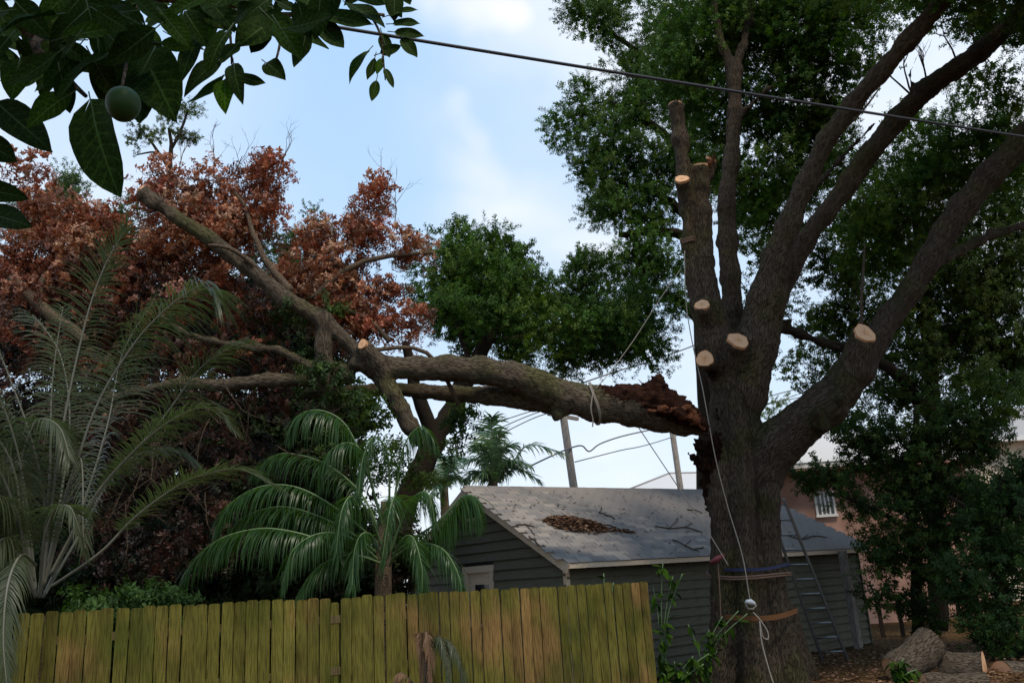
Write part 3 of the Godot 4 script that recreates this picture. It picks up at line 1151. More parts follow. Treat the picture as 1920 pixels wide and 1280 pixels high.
func far_roof() -> void:
	var o := thing("distant_house", "distant house with a pale hipped roof rising above the shed ridge", "house", Vector3.ZERO)
	var z := -44.0
	var a := Vector3(4.584,5.113,-44)
	var b := Vector3(12.375,4.63,-44)
	var peak0 := Vector3(8.317,7.3,-48)
	var peak1 := Vector3(10.994,7.192,-48)
	var e := Vector3(4.929,5.895,-44).y
	var st := begin(-1)
	box(st, Vector3(a.x + 0.5, 0, z - 8), Vector3(b.x - 0.5, e, z - 0.5))
	build("wall", st, M.cream_stucco, o)
	st = begin(-1)
	var c := [Vector3(a.x, e, z), Vector3(b.x, e, z), Vector3(b.x, e, z - 8.5), Vector3(a.x, e, z - 8.5)]
	quad(st, peak0, peak1, c[1], c[0])
	quad(st, peak1, peak0, c[3], c[2])
	tri(st, peak0, c[0], c[3])
	tri(st, peak1, c[2], c[1])
	quad(st, c[0], c[1], c[2], c[3])
	build("roof", st, M.roof_white, o)
	st = begin(0)
	tube(st, [c[0] + Vector3(0, 0.03, 0), peak0 + Vector3(0, 0.03, 0), peak1 + Vector3(0, 0.03, 0)], [0.06], 5)
	build("ridge_tile", st, M.roof_grey, o)

func fence() -> void:
	var o := thing("board_fence", "mossy dog-eared wooden board fence across the foreground", "fence", Vector3.ZERO)
	var left := Vector3(-6.016,2.067,-9.5)
	var right := Vector3(1.695,1.947,-12.8)
	var flat := Vector3(right.x - left.x, 0, right.z - left.z)
	var along := flat.normalized()
	var face := Vector3(-along.z, 0, along.x)   # towards the camera
	if face.z < 0:
		face = -face
	var gap := Vector3(-2.5,2.013,-11).x
	var x := 0.0
	var i := 0
	while x < flat.length():
		var w := 0.132 + rng.randf_range(-0.004, 0.004)
		var base := Vector3(left.x, 0, left.z) + along * x
		var top := lerpf(left.y, right.y, x / flat.length()) + rng.randf_range(-0.014, 0.014)
		if i == 27:
			top -= 0.075
			base -= face * 0.03
			w = 0.10
		if i > 27 and i < 30:
			top -= 0.012
		var st := begin(-1)
		var lean := rng.randf_range(-0.006, 0.006)
		var twist := rng.randf_range(-0.045, 0.045)
		var xf := Transform3D(Basis(along, Vector3.UP, face) * Basis(Vector3.UP, twist) * Basis(Vector3(0, 0, 1), lean), base)
		var rows := 9
		var bot := 0.12
		var outs := []
		for r in rows + 1:
			outs.append(lerpf(bot, top - 0.02, float(r) / rows))
		# front, back and edges row by row so that the weathering can vary along the board
		for r in rows:
			var ys := [outs[r], outs[r + 1]]
			for sheet in [[Vector3(0, ys[1], 0.009), Vector3(w, ys[1], 0.009), Vector3(w, ys[0], 0.009), Vector3(0, ys[0], 0.009)], [Vector3(w, ys[1], -0.009), Vector3(0, ys[1], -0.009), Vector3(0, ys[0], -0.009), Vector3(w, ys[0], -0.009)], [Vector3(w, ys[1], 0.009), Vector3(w, ys[1], -0.009), Vector3(w, ys[0], -0.009), Vector3(w, ys[0], 0.009)], [Vector3(0, ys[1], -0.009), Vector3(0, ys[1], 0.009), Vector3(0, ys[0], 0.009), Vector3(0, ys[0], -0.009)]]:
				var cols := []
				for p: Vector3 in sheet:
					cols.append(weathered(i, x + p.x, p.y))
				for e in [0, 1, 2, 0, 2, 3]:
					st.set_uv(Vector2.ZERO)
					st.set_color(cols[e])
					st.add_vertex(xf * sheet[e])
		st.set_color(weathered(i, x, top))
		var e0: float = outs[rows]
		var ear := 0.02
		slab(st, [Vector2(0, e0), Vector2(ear, top), Vector2(w - ear, top), Vector2(w, e0)], 0.009, -0.009, xf)
		build("board", st, M.fence_board, o)
		x += w + rng.randf_range(0.009, 0.014)
		i += 1
	for h in [0.45, 1.1, 1.7]:
		var st := begin(-1)
		st.set_color(Color(0.13, 0.1, 0.05))
		var l := flat.length() - 0.03
		box(st, Vector3(0, h, -0.055), Vector3(l, h + 0.09, -0.013), Transform3D(Basis(along, Vector3.UP, face), Vector3(left.x, 0, left.z)))
		build("rail", st, M.fence_board, o)
	for d in [0.05, 2.0, 3.96, 6.7, flat.length() - 0.13]:
		var st := begin(-1)
		st.set_color(Color(0.15, 0.115, 0.06))
		box(st, Vector3(d, 0.0, -0.15), Vector3(d + 0.1, 1.86 - (0.06 if d > 3.5 and d < 5 else 0.0), -0.057), Transform3D(Basis(along, Vector3.UP, face), Vector3(left.x, 0, left.z)))
		build("post", st, M.fence_board, o)

# moss and rust-brown stain on the fence, strongest where damp
func weathered(i: int, x: float, y: float) -> Color:
	var moss := Color(0.135, 0.12, 0.026)
	var wood := Color(0.24, 0.135, 0.055)
	var deep := Color(0.055, 0.066, 0.012)
	var t := fine.get_noise_2d(i * 31.7, 5.0)
	var big := lumps.get_noise_2d(x * 0.7 + 20.0, y * 0.8)
	var bare := smoothstep(0.22, 0.62, big + 0.40 * t + 0.25 * (1.35 - y) + 0.26 * smoothstep(3.4, 5.5, x))
	var c := moss.lerp(wood, clampf(bare, 0, 1) * 0.75)
	c = c.lerp(deep, smoothstep(-0.1, 0.5, lumps.get_noise_2d(x * 1.1 - 8.0, y * 0.6 + 30.0) + 0.45 * fine.get_noise_2d(i * 17.3, y * 2.0)) * 0.75)
	var drip := smoothstep(0.1, 0.6, fine.get_noise_2d(x * 9.0 + 3.0, y * 0.5 + i)) * 0.4
	return c * (1.0 + 0.5 * t + 0.35 * fine.get_noise_2d(x * 6.0, y * 3.0) - drip)

func big_tree() -> void:
	var o := thing("shade_tree", "huge dark-barked tree with sawn stubs and rope round its trunk", "tree", Vector3(3.6, GROUND, -15.0))
	var root := -o.position
	var chains := [
		# trunk with its flare and buttresses
		[0, [Vector4(3.645,-0.18,-15,0.797), Vector4(3.651,0.307,-15,0.647), Vector4(3.69,0.968,-15,0.567), Vector4(3.717,1.821,-15,0.522), Vector4(3.76,2.611,-15,0.503), Vector4(3.792,3.334,-15,0.5), Vector4(3.838,3.888,-15,0.505)]],
		[0, [Vector4(2.906,-0.017,-14.7,0.34), Vector4(3.167,0.932,-14.75,0.296), Vector4(3.318,2.103,-14.75,0.276), Vector4(3.434,3.151,-14.75,0.281), Vector4(3.519,4.074,-14.85,0.279)]],
		[0, [Vector4(4.216,-0.094,-14.7,0.34), Vector4(4.061,0.961,-14.75,0.296), Vector4(4.043,2.059,-14.75,0.276), Vector4(4.12,3.109,-14.75,0.281), Vector4(4.281,3.932,-14.85,0.297)]],
		[0, [Vector4(3.444,0.004,-14.3,0.281), Vector4(3.536,0.931,-14.42,0.221), Vector4(3.597,2.081,-14.45,0.2), Vector4(3.699,3.111,-14.48,0.205), Vector4(3.811,4.202,-14.6,0.202), Vector4(3.868,4.959,-14.65,0.168)]],
		[0, [Vector4(4.647,-0.02,-15.2,0.211), Vector4(4.418,0.417,-15.1,0.265), Vector4(4.205,1.276,-15,0.303)]],
		[0, [Vector4(3.838,3.888,-15,0.524), Vector4(3.853,4.647,-15,0.455), Vector4(3.954,5.273,-15,0.46)]],
		# leaning stem at the left, cut high up
		[1, [Vector4(3.865,5.207,-14.9,0.381), Vector4(3.671,5.885,-14.8,0.364), Vector4(3.587,6.528,-14.75,0.328), Vector4(3.585,6.988,-14.75,0.263), Vector4(3.629,7.505,-14.75,0.216)]],
		[1, [Vector4(3.435,6.681,-14.72,0.232), Vector4(3.376,7.191,-14.7,0.175), Vector4(3.361,7.819,-14.7,0.152), Vector4(3.418,8.565,-14.7,0.169), Vector4(3.467,9.331,-14.7,0.192), Vector4(3.463,10.007,-14.7,0.189), Vector4(3.464,10.465,-14.7,0.18)]],
		[1, [Vector4(3.629,7.505,-14.75,0.216), Vector4(3.728,8.481,-14.8,0.21), Vector4(3.751,9.006,-14.8,0.182)]],
		[1, [Vector4(3.773,8.94,-14.85,0.132), Vector4(3.955,9.343,-14.9,0.112), Vector4(4.084,9.643,-14.95,0.093)]],
		# straight stem in the middle
		[2, [Vector4(4.07,5.091,-15.1,0.423), Vector4(4.093,5.967,-15.2,0.275), Vector4(4.161,6.613,-15.3,0.24), Vector4(4.245,7.387,-15.4,0.234), Vector4(4.311,8.192,-15.5,0.228), Vector4(4.405,8.909,-15.6,0.211), Vector4(4.695,10.047,-15.8,0.196), Vector4(4.976,11.249,-16,0.19), Vector4(5.119,12.329,-16.1,0.195)]],
		[2, [Vector4(5.119,12.329,-16.1,0.172), Vector4(4.959,12.868,-16.1,0.127), Vector4(4.893,13.544,-16.1,0.117), Vector4(4.954,14.502,-16.1,0.106)]],
		[2, [Vector4(5.122,12.263,-16.1,0.16), Vector4(5.404,12.905,-16.2,0.128), Vector4(5.633,13.564,-16.2,0.117), Vector4(5.834,14.516,-16.2,0.107)]],
		[2, [Vector4(4.89,10.85,-15.95,0.111), Vector4(5.164,11.178,-15.8,0.077), Vector4(5.602,11.524,-15.6,0.055), Vector4(6.155,11.733,-15.5,0.038)]],
		# two great limbs up to the right
		[3, [Vector4(4.066,5,-14.9,0.436), Vector4(4.383,5.924,-14.75,0.42), Vector4(4.619,6.664,-14.6,0.364), Vector4(4.817,7.29,-14.4,0.297), Vector4(5.07,7.911,-14.2,0.248), Vector4(5.416,8.575,-14,0.22), Vector4(5.807,9.265,-13.7,0.204), Vector4(6.256,9.768,-13.4,0.202), Vector4(6.653,10.133,-13.1,0.204), Vector4(7.08,10.515,-12.7,0.2), Vector4(7.664,11.069,-12.3,0.197), Vector4(8.27,11.623,-12,0.168), Vector4(8.815,12.581,-11.8,0.116), Vector4(9.165,13.454,-11.6,0.054)]],
		[4, [Vector4(4.69,6.452,-14.9,0.292), Vector4(5.184,7.284,-15,0.248), Vector4(5.618,7.842,-15,0.22), Vector4(6.091,8.409,-15,0.218), Vector4(6.613,8.984,-15,0.225), Vector4(7.155,9.627,-15,0.237), Vector4(7.769,10.267,-15,0.245), Vector4(8.487,10.903,-15,0.242), Vector4(9.129,11.314,-15,0.233), Vector4(9.676,11.641,-15,0.235), Vector4(10.783,12.531,-15,0.238), Vector4(11.742,13.382,-15,0.219)]],
		[4, [Vector4(6.035,9.048,-15.4,0.105), Vector4(6.806,9.795,-15.6,0.096), Vector4(7.735,10.662,-15.8,0.088)]],
		[4, [Vector4(8.487,10.903,-15,0.095), Vector4(8.233,10.957,-15,0.053), Vector4(8.226,11.258,-15,0.048), Vector4(8.485,11.727,-15,0.032)]],
		# heavy limb at the right
		[5, [Vector4(4.156,3.669,-14.9,0.481), Vector4(4.502,4.082,-14.7,0.442), Vector4(4.881,4.376,-14.5,0.402), Vector4(5.244,4.61,-14.3,0.389), Vector4(5.568,4.92,-14.2,0.344), Vector4(5.802,5.234,-14.1,0.307), Vector4(5.957,5.516,-14,0.271)]],
		[5, [Vector4(5.851,5.094,-14.15,0.271), Vector4(6.222,5.649,-14.2,0.257), Vector4(6.599,6.105,-14.2,0.24), Vector4(7.001,6.519,-14.2,0.242), Vector4(7.376,7.003,-14.1,0.243), Vector4(7.742,7.53,-14,0.253), Vector4(8.106,7.949,-13.9,0.263), Vector4(8.576,8.414,-13.8,0.272), Vector4(9.286,9.021,-13.7,0.283), Vector4(10.141,9.774,-13.6,0.285)]],
		[5, [Vector4(7.541,7.005,-14.4,0.152), Vector4(8.459,7.489,-15,0.139), Vector4(9.421,7.957,-15.5,0.134), Vector4(10.513,8.324,-16,0.128)]],
		[5, [Vector4(5.385,4.621,-13.95,0.08), Vector4(5.356,4.611,-13.85,0.061)]],
		[5, [Vector4(4.955,4.424,-13.95,0.141), Vector4(5.069,4.211,-14.05,0.159)]],
		# dark limb behind, at the right of the fork
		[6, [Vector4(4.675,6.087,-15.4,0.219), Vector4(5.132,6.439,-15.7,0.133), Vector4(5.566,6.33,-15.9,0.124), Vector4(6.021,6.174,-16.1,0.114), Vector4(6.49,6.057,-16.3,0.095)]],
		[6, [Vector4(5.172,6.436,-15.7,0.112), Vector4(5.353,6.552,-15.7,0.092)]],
		# ragged rim of the wound
		[7, [Vector4(3.442,3.701,-14.8,0.239), Vector4(3.148,3.787,-14.75,0.138), Vector4(2.982,3.944,-14.75,0.064), Vector4(2.807,4.104,-14.75,0.018)]],
		[7, [Vector4(3.242,3.49,-14.85,0.184), Vector4(3.328,3.077,-14.85,0.183)]],
		[7, [Vector4(3.251,4.079,-14.9,0.159), Vector4(3.166,4.15,-14.9,0.14)]],
	]
	for c in chains:
		for i in c[1].size():
			c[1][i] += Vector4(root.x, root.y, root.z, 0)
	var hollows := [
		[7, [Vector4(3.346,5.321,-14.62,0.122), Vector4(3.333,4.793,-14.6,0.185), Vector4(3.252,4.284,-14.6,0.22), Vector4(3.28,3.968,-14.66,0.128)]],
		[5, [Vector4(5.311,4.586,-13.76,0.031), Vector4(5.304,4.583,-13.74,0.03)]],
	]
	for c in hollows:
		for i in c[1].size():
			c[1][i] += Vector4(root.x, root.y, root.z, 0)
	var white := Color.WHITE
	var stubs := [
		[Vector4(3.61,5.481,-14.75,0.18), Vector4(3.305,5.546,-14.28,0.143), Vector3(-0.35, 0.1, 1)],
		[Vector4(3.892,5.463,-14.75,0.265), Vector4(3.918,5.828,-14.3,0.185), Vector3(0.25, 0.62, 1)],
		[Vector4(3.611,6.259,-14.7,0.191), Vector4(3.387,6.526,-14.33,0.127), Vector3(-0.25, 0.7, 1)],
		[Vector4(5.772,5.168,-14.05,0.27), Vector4(5.867,5.667,-13.72,0.178), Vector3(0.22, 0.55, 1)],
		[Vector4(3.436,8.716,-14.7,0.14), Vector4(3.331,9.012,-14.42,0.128), Vector3(-0.15, 0.8, 1.0)],
		[Vector4(3.754,9.028,-14.8,0.162), Vector4(3.773,9.419,-14.76,0.152), Vector3(0.0, 1, 0.12)],
		[Vector4(3.942,9.277,-14.88,0.102), Vector4(4.028,9.578,-14.82,0.102), Vector3(0.55, 0.8, 0.4)],
		[Vector4(3.456,10.397,-14.7,0.092), Vector4(3.453,10.733,-14.7,0.139), Vector3(0.05, 1, 0.05)],
	]
	var cuts := []
	for i in stubs.size():
		stubs[i][2] = stubs[i][2].normalized()
		add_stub(chains, cuts, [0, 0, 1, 5, 1, 1, 1, 1][i], stubs[i], root)
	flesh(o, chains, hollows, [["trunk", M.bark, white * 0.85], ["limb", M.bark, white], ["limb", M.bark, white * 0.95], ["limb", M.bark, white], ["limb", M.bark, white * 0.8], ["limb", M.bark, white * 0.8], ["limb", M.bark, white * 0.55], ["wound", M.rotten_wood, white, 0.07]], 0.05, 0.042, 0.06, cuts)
	for c in stubs:
		sawn_face(o, c[0] + Vector4(root.x, root.y, root.z, 0), c[1] + Vector4(root.x, root.y, root.z, 0), c[2])
	# torn orange strips beside the upper stub
	var st := begin(-1)
	for i in 9:
		var b: Vector3 = xyz(Vector4(3.919,9.389,-14.7,0)) + root + in_ball() * 0.06
		tube(st, [b, b + Vector3(0.05, 0.08, 0.02) + in_ball() * 0.04, b + Vector3(0.09, 0.2, 0.04) + in_ball() * 0.07], [0.022, 0.014, 0.003], 4)
	build("splinters", st, M.splinter_wood, o)
	# shoots that spring from the limbs
	st = begin(0)
	for q in [[Vector3(5.918,5.772,-13.9), Vector3(6.006,6.337,-13.9), Vector3(6.186,6.945,-14), Vector3(6.317,7.375,-14.1)], [Vector3(5.913,9.331,-13.7), Vector3(6.264,9.58,-13.9), Vector3(6.76,10.046,-14.1), Vector3(7.181,10.527,-14.2)]]:
		var path := []
		for p in smooth(q, 4):
			path.append(p + root)
		tube(st, path, [0.03, 0.03, 0.028, 0.028, 0.026, 0.025, 0.024, 0.022, 0.02, 0.018, 0.016, 0.014, 0.012], 6)
	build("shoot", st, M.bark_thin, o)
	st = begin(0)
	for q in [[Vector3(8.149,10.745,-14.9), Vector3(-0.1, 1, 0)], [Vector3(8.459,10.937,-14.9), Vector3(0.35, 1, 0)], [Vector3(9.197,11.364,-14.9), Vector3(-0.15, 1, 0.1)], [Vector3(9.572,11.641,-14.9), Vector3(0.3, 1, 0)], [Vector3(8.094,10.785,-14.9), Vector3(-0.6, 0.6, 0)]]:
		twigs(st, q[0] + root, q[1], 0.7, 0.022, 3)
	stuff(build("bare_twigs", st, M.bark_thin, o))
	# its own leaves, above and behind the limbs
	var twig := spray(16, 0.072, 0.03, 0.24, 0.1)
	var balls := [Vector4(5.008,14.197,-17,1.353), Vector4(6.075,14.782,-17.5,1.143), Vector4(7.334,14.69,-17.5,1.142), Vector4(8.344,14.24,-17,0.739), Vector4(6.714,11.641,-17.8,0.988), Vector4(7.514,12.001,-17.8,0.745), Vector4(5.666,12.132,-17.8,0.871), Vector4(8.74,13.335,-17.8,0.569), Vector4(7.851,12.54,-17.8,0.5), Vector4(5.09,11.176,-18,0.744), Vector4(6.775,10.851,-18.4,0.755), Vector4(6.083,10.031,-18.6,0.754), Vector4(9.799,11.963,-18.5,0.513), Vector4(10.52,10.39,-18,0.736), Vector4(11.453,10.733,-18,0.616), Vector4(9.513,10.661,-18.4,0.69), Vector4(8.654,8.914,-18.6,0.866), Vector4(11.182,12.444,-18.5,0.336), Vector4(9.065,14.415,-17.5,0.506), Vector4(9.995,14.87,-18,0.469), Vector4(6.431,13.808,-17,1.346), Vector4(7.581,13.641,-16.5,0.953), Vector4(4.341,12.703,-17,0.964), Vector4(6.357,12.321,-17.5,0.983), Vector4(7.585,13.076,-17.5,0.745), Vector4(10.939,12.761,-16,0.687), Vector4(10.651,11.797,-16.5,0.522), Vector4(10.827,11.212,-16,0.448), Vector4(9.552,10.339,-17,0.816), Vector4(10.695,10.779,-17,0.704), Vector4(8.905,9.471,-17.5,0.826), Vector4(7.947,9.408,-17.5,0.708), Vector4(5.85,10.462,-17.5,0.838), Vector4(10.369,13.339,-16,0.462), Vector4(9.516,13.778,-16.5,0.358), Vector4(11.078,9.849,-17,0.694)]
	for i in balls.size():
		balls[i] += Vector4(root.x, root.y, root.z, 0)
	for v: Vector4 in [Vector4(6.2, 12.2, -11.4, 1.5), Vector4(8.4, 12.0, -12.0, 1.6), Vector4(7.4, 12.4, -9.8, 1.5), Vector4(10.5, 11.8, -12.5, 1.6), Vector4(9.6, 12.2, -10.4, 1.5), Vector4(12.6, 11.2, -13.6, 1.6), Vector4(11.8, 11.8, -11.0, 1.5), Vector4(14.0, 11.0, -12.4, 1.5), Vector4(8.8, 13.4, -13.6, 1.4), Vector4(6.6, 13.2, -13.2, 1.2), Vector4(11.0, 13.0, -14.4, 1.4)]:
		balls.append(v + Vector4(root.x, root.y, root.z, 0))
	foliage("crown", o, balls, twig, M.leaf_green, 2.5, 22, 0.55, [Color(0.06, 0.125, 0.024), Color(0.08, 0.155, 0.026), Color(0.045, 0.095, 0.022), Color(0.10, 0.155, 0.03)])

func fallen_branch() -> void:
	var o := thing("broken_limb", "huge broken limb hanging from the trunk with dead rust-brown leaves", "branch", Vector3.ZERO)
	var chains := [
		[0, [Vector4(3.335,4.234,-14.5,0.064), Vector4(3.1,4.352,-14.35,0.154), Vector4(2.798,4.473,-14.3,0.244), Vector4(2.39,4.608,-14.2,0.306), Vector4(1.896,4.739,-14.1,0.322), Vector4(1.312,4.82,-14,0.321), Vector4(0.827,4.958,-13.9,0.293), Vector4(0.396,5.163,-13.8,0.283), Vector4(-0.037,5.313,-13.7,0.273), Vector4(-0.555,5.431,-13.6,0.246), Vector4(-1.071,5.476,-13.5,0.235), Vector4(-1.583,5.485,-13.4,0.216), Vector4(-2.087,5.51,-13.3,0.206), Vector4(-2.497,5.583,-13.2,0.171)]],
		[0, [Vector4(0.816,4.814,-13.9,0.212), Vector4(0.669,4.652,-13.85,0.105), Vector4(0.639,4.6,-13.85,0.053)]],
		[0, [Vector4(0.741,4.922,-14.05,0.251), Vector4(0.208,5.003,-14.1,0.216), Vector4(-0.418,5.098,-14.1,0.18), Vector4(-1.047,5.176,-14.1,0.172), Vector4(-1.576,5.234,-14,0.153), Vector4(-2.188,5.297,-13.9,0.134), Vector4(-2.883,5.256,-13.8,0.124), Vector4(-3.567,5.189,-13.7,0.105)]],
		[1, [Vector4(-2.251,5.491,-13.25,0.189), Vector4(-2.646,5.921,-13.1,0.128), Vector4(-3.051,6.302,-13,0.154), Vector4(-3.584,6.638,-12.9,0.162), Vector4(-4.209,7.208,-12.8,0.155), Vector4(-4.793,7.696,-12.7,0.146), Vector4(-5.331,8.062,-12.6,0.129), Vector4(-5.615,8.284,-12.53,0.121)]],
		[1, [Vector4(-2.965,6.269,-13,0.145), Vector4(-3.02,5.842,-13.05,0.17), Vector4(-2.972,5.24,-13.1,0.169), Vector4(-2.886,4.824,-13.2,0.118)]],
		[1, [Vector4(-2.755,5.511,-13.2,0.154), Vector4(-3.159,5.513,-13.1,0.119), Vector4(-3.73,5.831,-13,0.102), Vector4(-4.039,5.851,-12.9,0.093), Vector4(-4.719,6,-12.9,0.084), Vector4(-5.195,6.161,-12.8,0.076), Vector4(-5.548,6.467,-12.8,0.059)]],
		[1, [Vector4(-2.691,5.399,-13.3,0.172), Vector4(-3.353,5.357,-13.2,0.153), Vector4(-3.921,5.37,-13.1,0.152), Vector4(-4.513,5.322,-13.1,0.135), Vector4(-5.239,5.38,-13,0.118), Vector4(-5.944,5.258,-12.9,0.1), Vector4(-6.682,5.093,-12.9,0.075)]],
		[1, [Vector4(-2.081,5.392,-13.25,0.171), Vector4(-2.222,5.627,-13.1,0.128), Vector4(-2.338,5.767,-13,0.11)]],
		[1, [Vector4(-2.259,5.504,-13.3,0.172), Vector4(-1.968,5.045,-13.3,0.188), Vector4(-1.697,4.528,-13.4,0.17), Vector4(-1.546,4.277,-13.5,0.119)]],
		[2, [Vector4(2.224,4.873,-14.1,0.242), Vector4(2.392,5.091,-14.05,0.162), Vector4(2.446,5.254,-14.05,0.045)]],
		[2, [Vector4(2.689,4.77,-14.1,0.197), Vector4(2.476,5.03,-14.05,0.117)]],
		[2, [Vector4(2.071,4.826,-14,0.214), Vector4(2.503,4.722,-13.98,0.24), Vector4(2.844,4.568,-14,0.195), Vector4(3.15,4.288,-14.1,0.08)]],
		[2, [Vector4(1.43,4.923,-13.92,0.186), Vector4(1.759,4.89,-13.95,0.213), Vector4(2.121,4.877,-14,0.214)]],
		[3, [Vector4(2.048,4.598,-13.66,0.043), Vector4(2.388,4.586,-13.62,0.069), Vector4(2.687,4.496,-13.66,0.086), Vector4(2.91,4.393,-13.8,0.07), Vector4(3.071,4.272,-13.98,0.026)]],
		[3, [Vector4(2.434,4.61,-13.62,0.043), Vector4(2.798,4.606,-13.72,0.044), Vector4(2.995,4.441,-13.85,0.035)]],
	]
	var stubs := [[Vector4(-2.214,5.587,-13.15,0.128), Vector4(-2.354,5.807,-12.95,0.08), Vector3(-0.5, 0.35, 1).normalized()], [Vector4(-5.615,8.284,-12.53,0.112), Vector4(-5.819,8.472,-12.48,0.095), Vector3(-0.9, 0.5, 0.3).normalized()]]
	var cuts := []
	for c in stubs:
		add_stub(chains, cuts, 1, c, Vector3.ZERO)
	var hollows := [[2, [Vector4(2.947,4.839,-13.9,0.133), Vector4(2.724,4.906,-13.85,0.088)]], [2, [Vector4(2.205,4.77,-13.6,0.035), Vector4(2.511,4.715,-13.6,0.043)]], [2, [Vector4(2.524,4.59,-13.55,0.034), Vector4(2.787,4.525,-13.62,0.035)]]]
	flesh(o, chains, hollows, [["limb", M.bark_lying, Color.WHITE * 0.95], ["side_limb", M.bark_lying, Color.WHITE], ["torn_wood", M.torn_wood, Color.WHITE, 0.075], ["torn_wood", M.splinter_wood, Color.WHITE * 0.85, 0.06]], 0.042, 0.032, 0.055, cuts)
	for c in stubs:
		sawn_face(o, c[0], c[1], c[2])
	# long splinters of the break
	for i in 60:
		var u := rng.randf()
		var b: Vector3 = (Vector3(2.011,4.862,-13.85)).lerp(Vector3(3.003,4.405,-14), u) + Vector3(0, rng.randf_range(-0.12, 0.14), rng.randf_range(-0.12, 0.1))
		var d := Vector3(1, rng.randf_range(-0.55, 0.25), rng.randf_range(-0.2, 0.25)).normalized()
		var l := rng.randf_range(0.1, 0.34)
		var st := begin(-1)
		tube(st, [b - d * l * 0.4, b, b + d * l * 0.4 + in_ball() * 0.03, b + d * l * 0.7], [0.006, 0.011, 0.007, 0.001], 4)
		build("splinter", st, [M.splinter_wood, M.torn_wood, M.rotten_wood][i % 3], o)
	for q in [[Vector3(2.186,5.074,-14), Vector3(2.074,5.21,-14)], [Vector3(1.891,4.993,-14), Vector3(1.764,5.074,-14)]]:
		var st := begin(-1)
		tube(st, [q[0], q[0].lerp(q[1], 0.6), q[1]], [0.014, 0.009, 0.002], 5)
		build("splinter", st, M.torn_wood, o)
	# thinner boughs among the leaves
	branches("bough", o, [
		[Vector4(-3.5,6.768,-12.9,0.069), Vector4(-3.866,7.223,-12.95,0.061), Vector4(-4.155,7.826,-13,0.044), Vector4(-4.333,8.363,-13.1,0.036), Vector4(-4.614,8.776,-13.1,0.027)],
		[Vector4(-3.254,6.75,-13.3,0.044), Vector4(-2.786,7.225,-13.4,0.054), Vector4(-2.261,7.468,-13.5,0.045), Vector4(-1.728,7.559,-13.6,0.041), Vector4(-1.235,7.585,-13.7,0.028)],
		[Vector4(-6.812,6.165,-13,0.077), Vector4(-7.272,6.553,-13,0.095), Vector4(-7.739,6.947,-13,0.095), Vector4(-8.126,7.342,-13,0.07)],
		[Vector4(-7.677,6.793,-13.1,0.043), Vector4(-7.684,7.162,-13.1,0.053), Vector4(-7.682,7.526,-13.2,0.036)],
		[Vector4(-3.891,7.022,-12.9,0.043), Vector4(-4.286,7.351,-12.5,0.034), Vector4(-4.675,7.428,-12.4,0.025)],
		[Vector4(-2.036,6.021,-13.6,0.044), Vector4(-2.386,6.416,-13.6,0.045), Vector4(-2.832,6.681,-13.6,0.036)],
		[Vector4(-0.952,4.927,-13.9,0.035), Vector4(-1.411,5.769,-13.5,0.035), Vector4(-2.323,5.793,-13.2,0.034), Vector4(-2.732,5.837,-13.1,0.034)],
	], M.bark_pale)
	var st := begin(0)
	for q in [Vector3(-4.616,8.826,-13.1), Vector3(-5.574,9.092,-13.2), Vector3(-1.898,8.124,-13.6), Vector3(-4.931,9.047,-13.2), Vector3(-2.125,8.34,-13.6), Vector3(-3.772,8.867,-13)]:
		twigs(st, q, Vector3(rng.randf_range(-0.3, 0.5), 0.9, 0), 0.55, 0.01, 3)
	stuff(build("bare_twigs", st, M.bark_pale, o))
	st = begin(0)
	for i in 34:
		var q: Vector3 = Vector3(-5.498,3.875,-13).lerp(Vector3(-4.553,4.977,-13), rng.randf()) + in_ball() * Vector3(1.6, 0.9, 0.8)
		twigs(st, q, Vector3(rng.randf_range(-0.7, 0.7), rng.randf_range(-0.9, 0.5), 0.2), 0.6, 0.012, 2)
	stuff(build("bare_twigs", st, M.bark_thin, o))
	var twig := spray(12, 0.066, 0.03, 0.17, 0.5)
	var bright := [Vector4(-8.091,9.285,-13,0.272), Vector4(-7.901,8.905,-13,0.234), Vector4(-8.061,8.401,-13.5,0.507), Vector4(-7.326,8.45,-13.5,0.507), Vector4(-8.385,7.929,-13.5,0.457), Vector4(-6.813,8.366,-13.5,0.368), Vector4(-7.449,7.672,-13.5,0.636), Vector4(-5.866,8.803,-13.5,0.557), Vector4(-5.118,8.701,-13.5,0.537), Vector4(-5.501,8.07,-13.6,0.691), Vector4(-4.671,8.113,-13.6,0.692), Vector4(-4.195,8.993,-13.5,0.391), Vector4(-3.891,9.26,-13.4,0.279), Vector4(-4.091,8.33,-13.5,0.442), Vector4(-4.903,7.417,-13.8,0.554), Vector4(-3.332,7.956,-13.8,0.429), Vector4(-3.008,7.339,-13.8,0.571), Vector4(-2.634,7.809,-13.8,0.446), Vector4(-2.294,8.647,-13.8,0.189), Vector4(-2.175,8.949,-13.8,0.152), Vector4(-2.428,8.502,-13.8,0.132), Vector4(-2.305,7.987,-13.8,0.317), Vector4(-1.844,7.755,-13.8,0.297), Vector4(-1.483,7.771,-13.9,0.168), Vector4(-2.432,6.946,-13.9,0.46), Vector4(-1.812,6.501,-14,0.349), Vector4(-2.365,6.442,-14,0.459), Vector4(-2.915,6.816,-14,0.509), Vector4(-3.609,7.429,-13.8,0.415), Vector4(-1.96,6.081,-14,0.274), Vector4(-3.33,6.923,-13.8,0.457), Vector4(-6.493,7.721,-13.8,0.649), Vector4(-2.827,6.185,-14,0.311)]
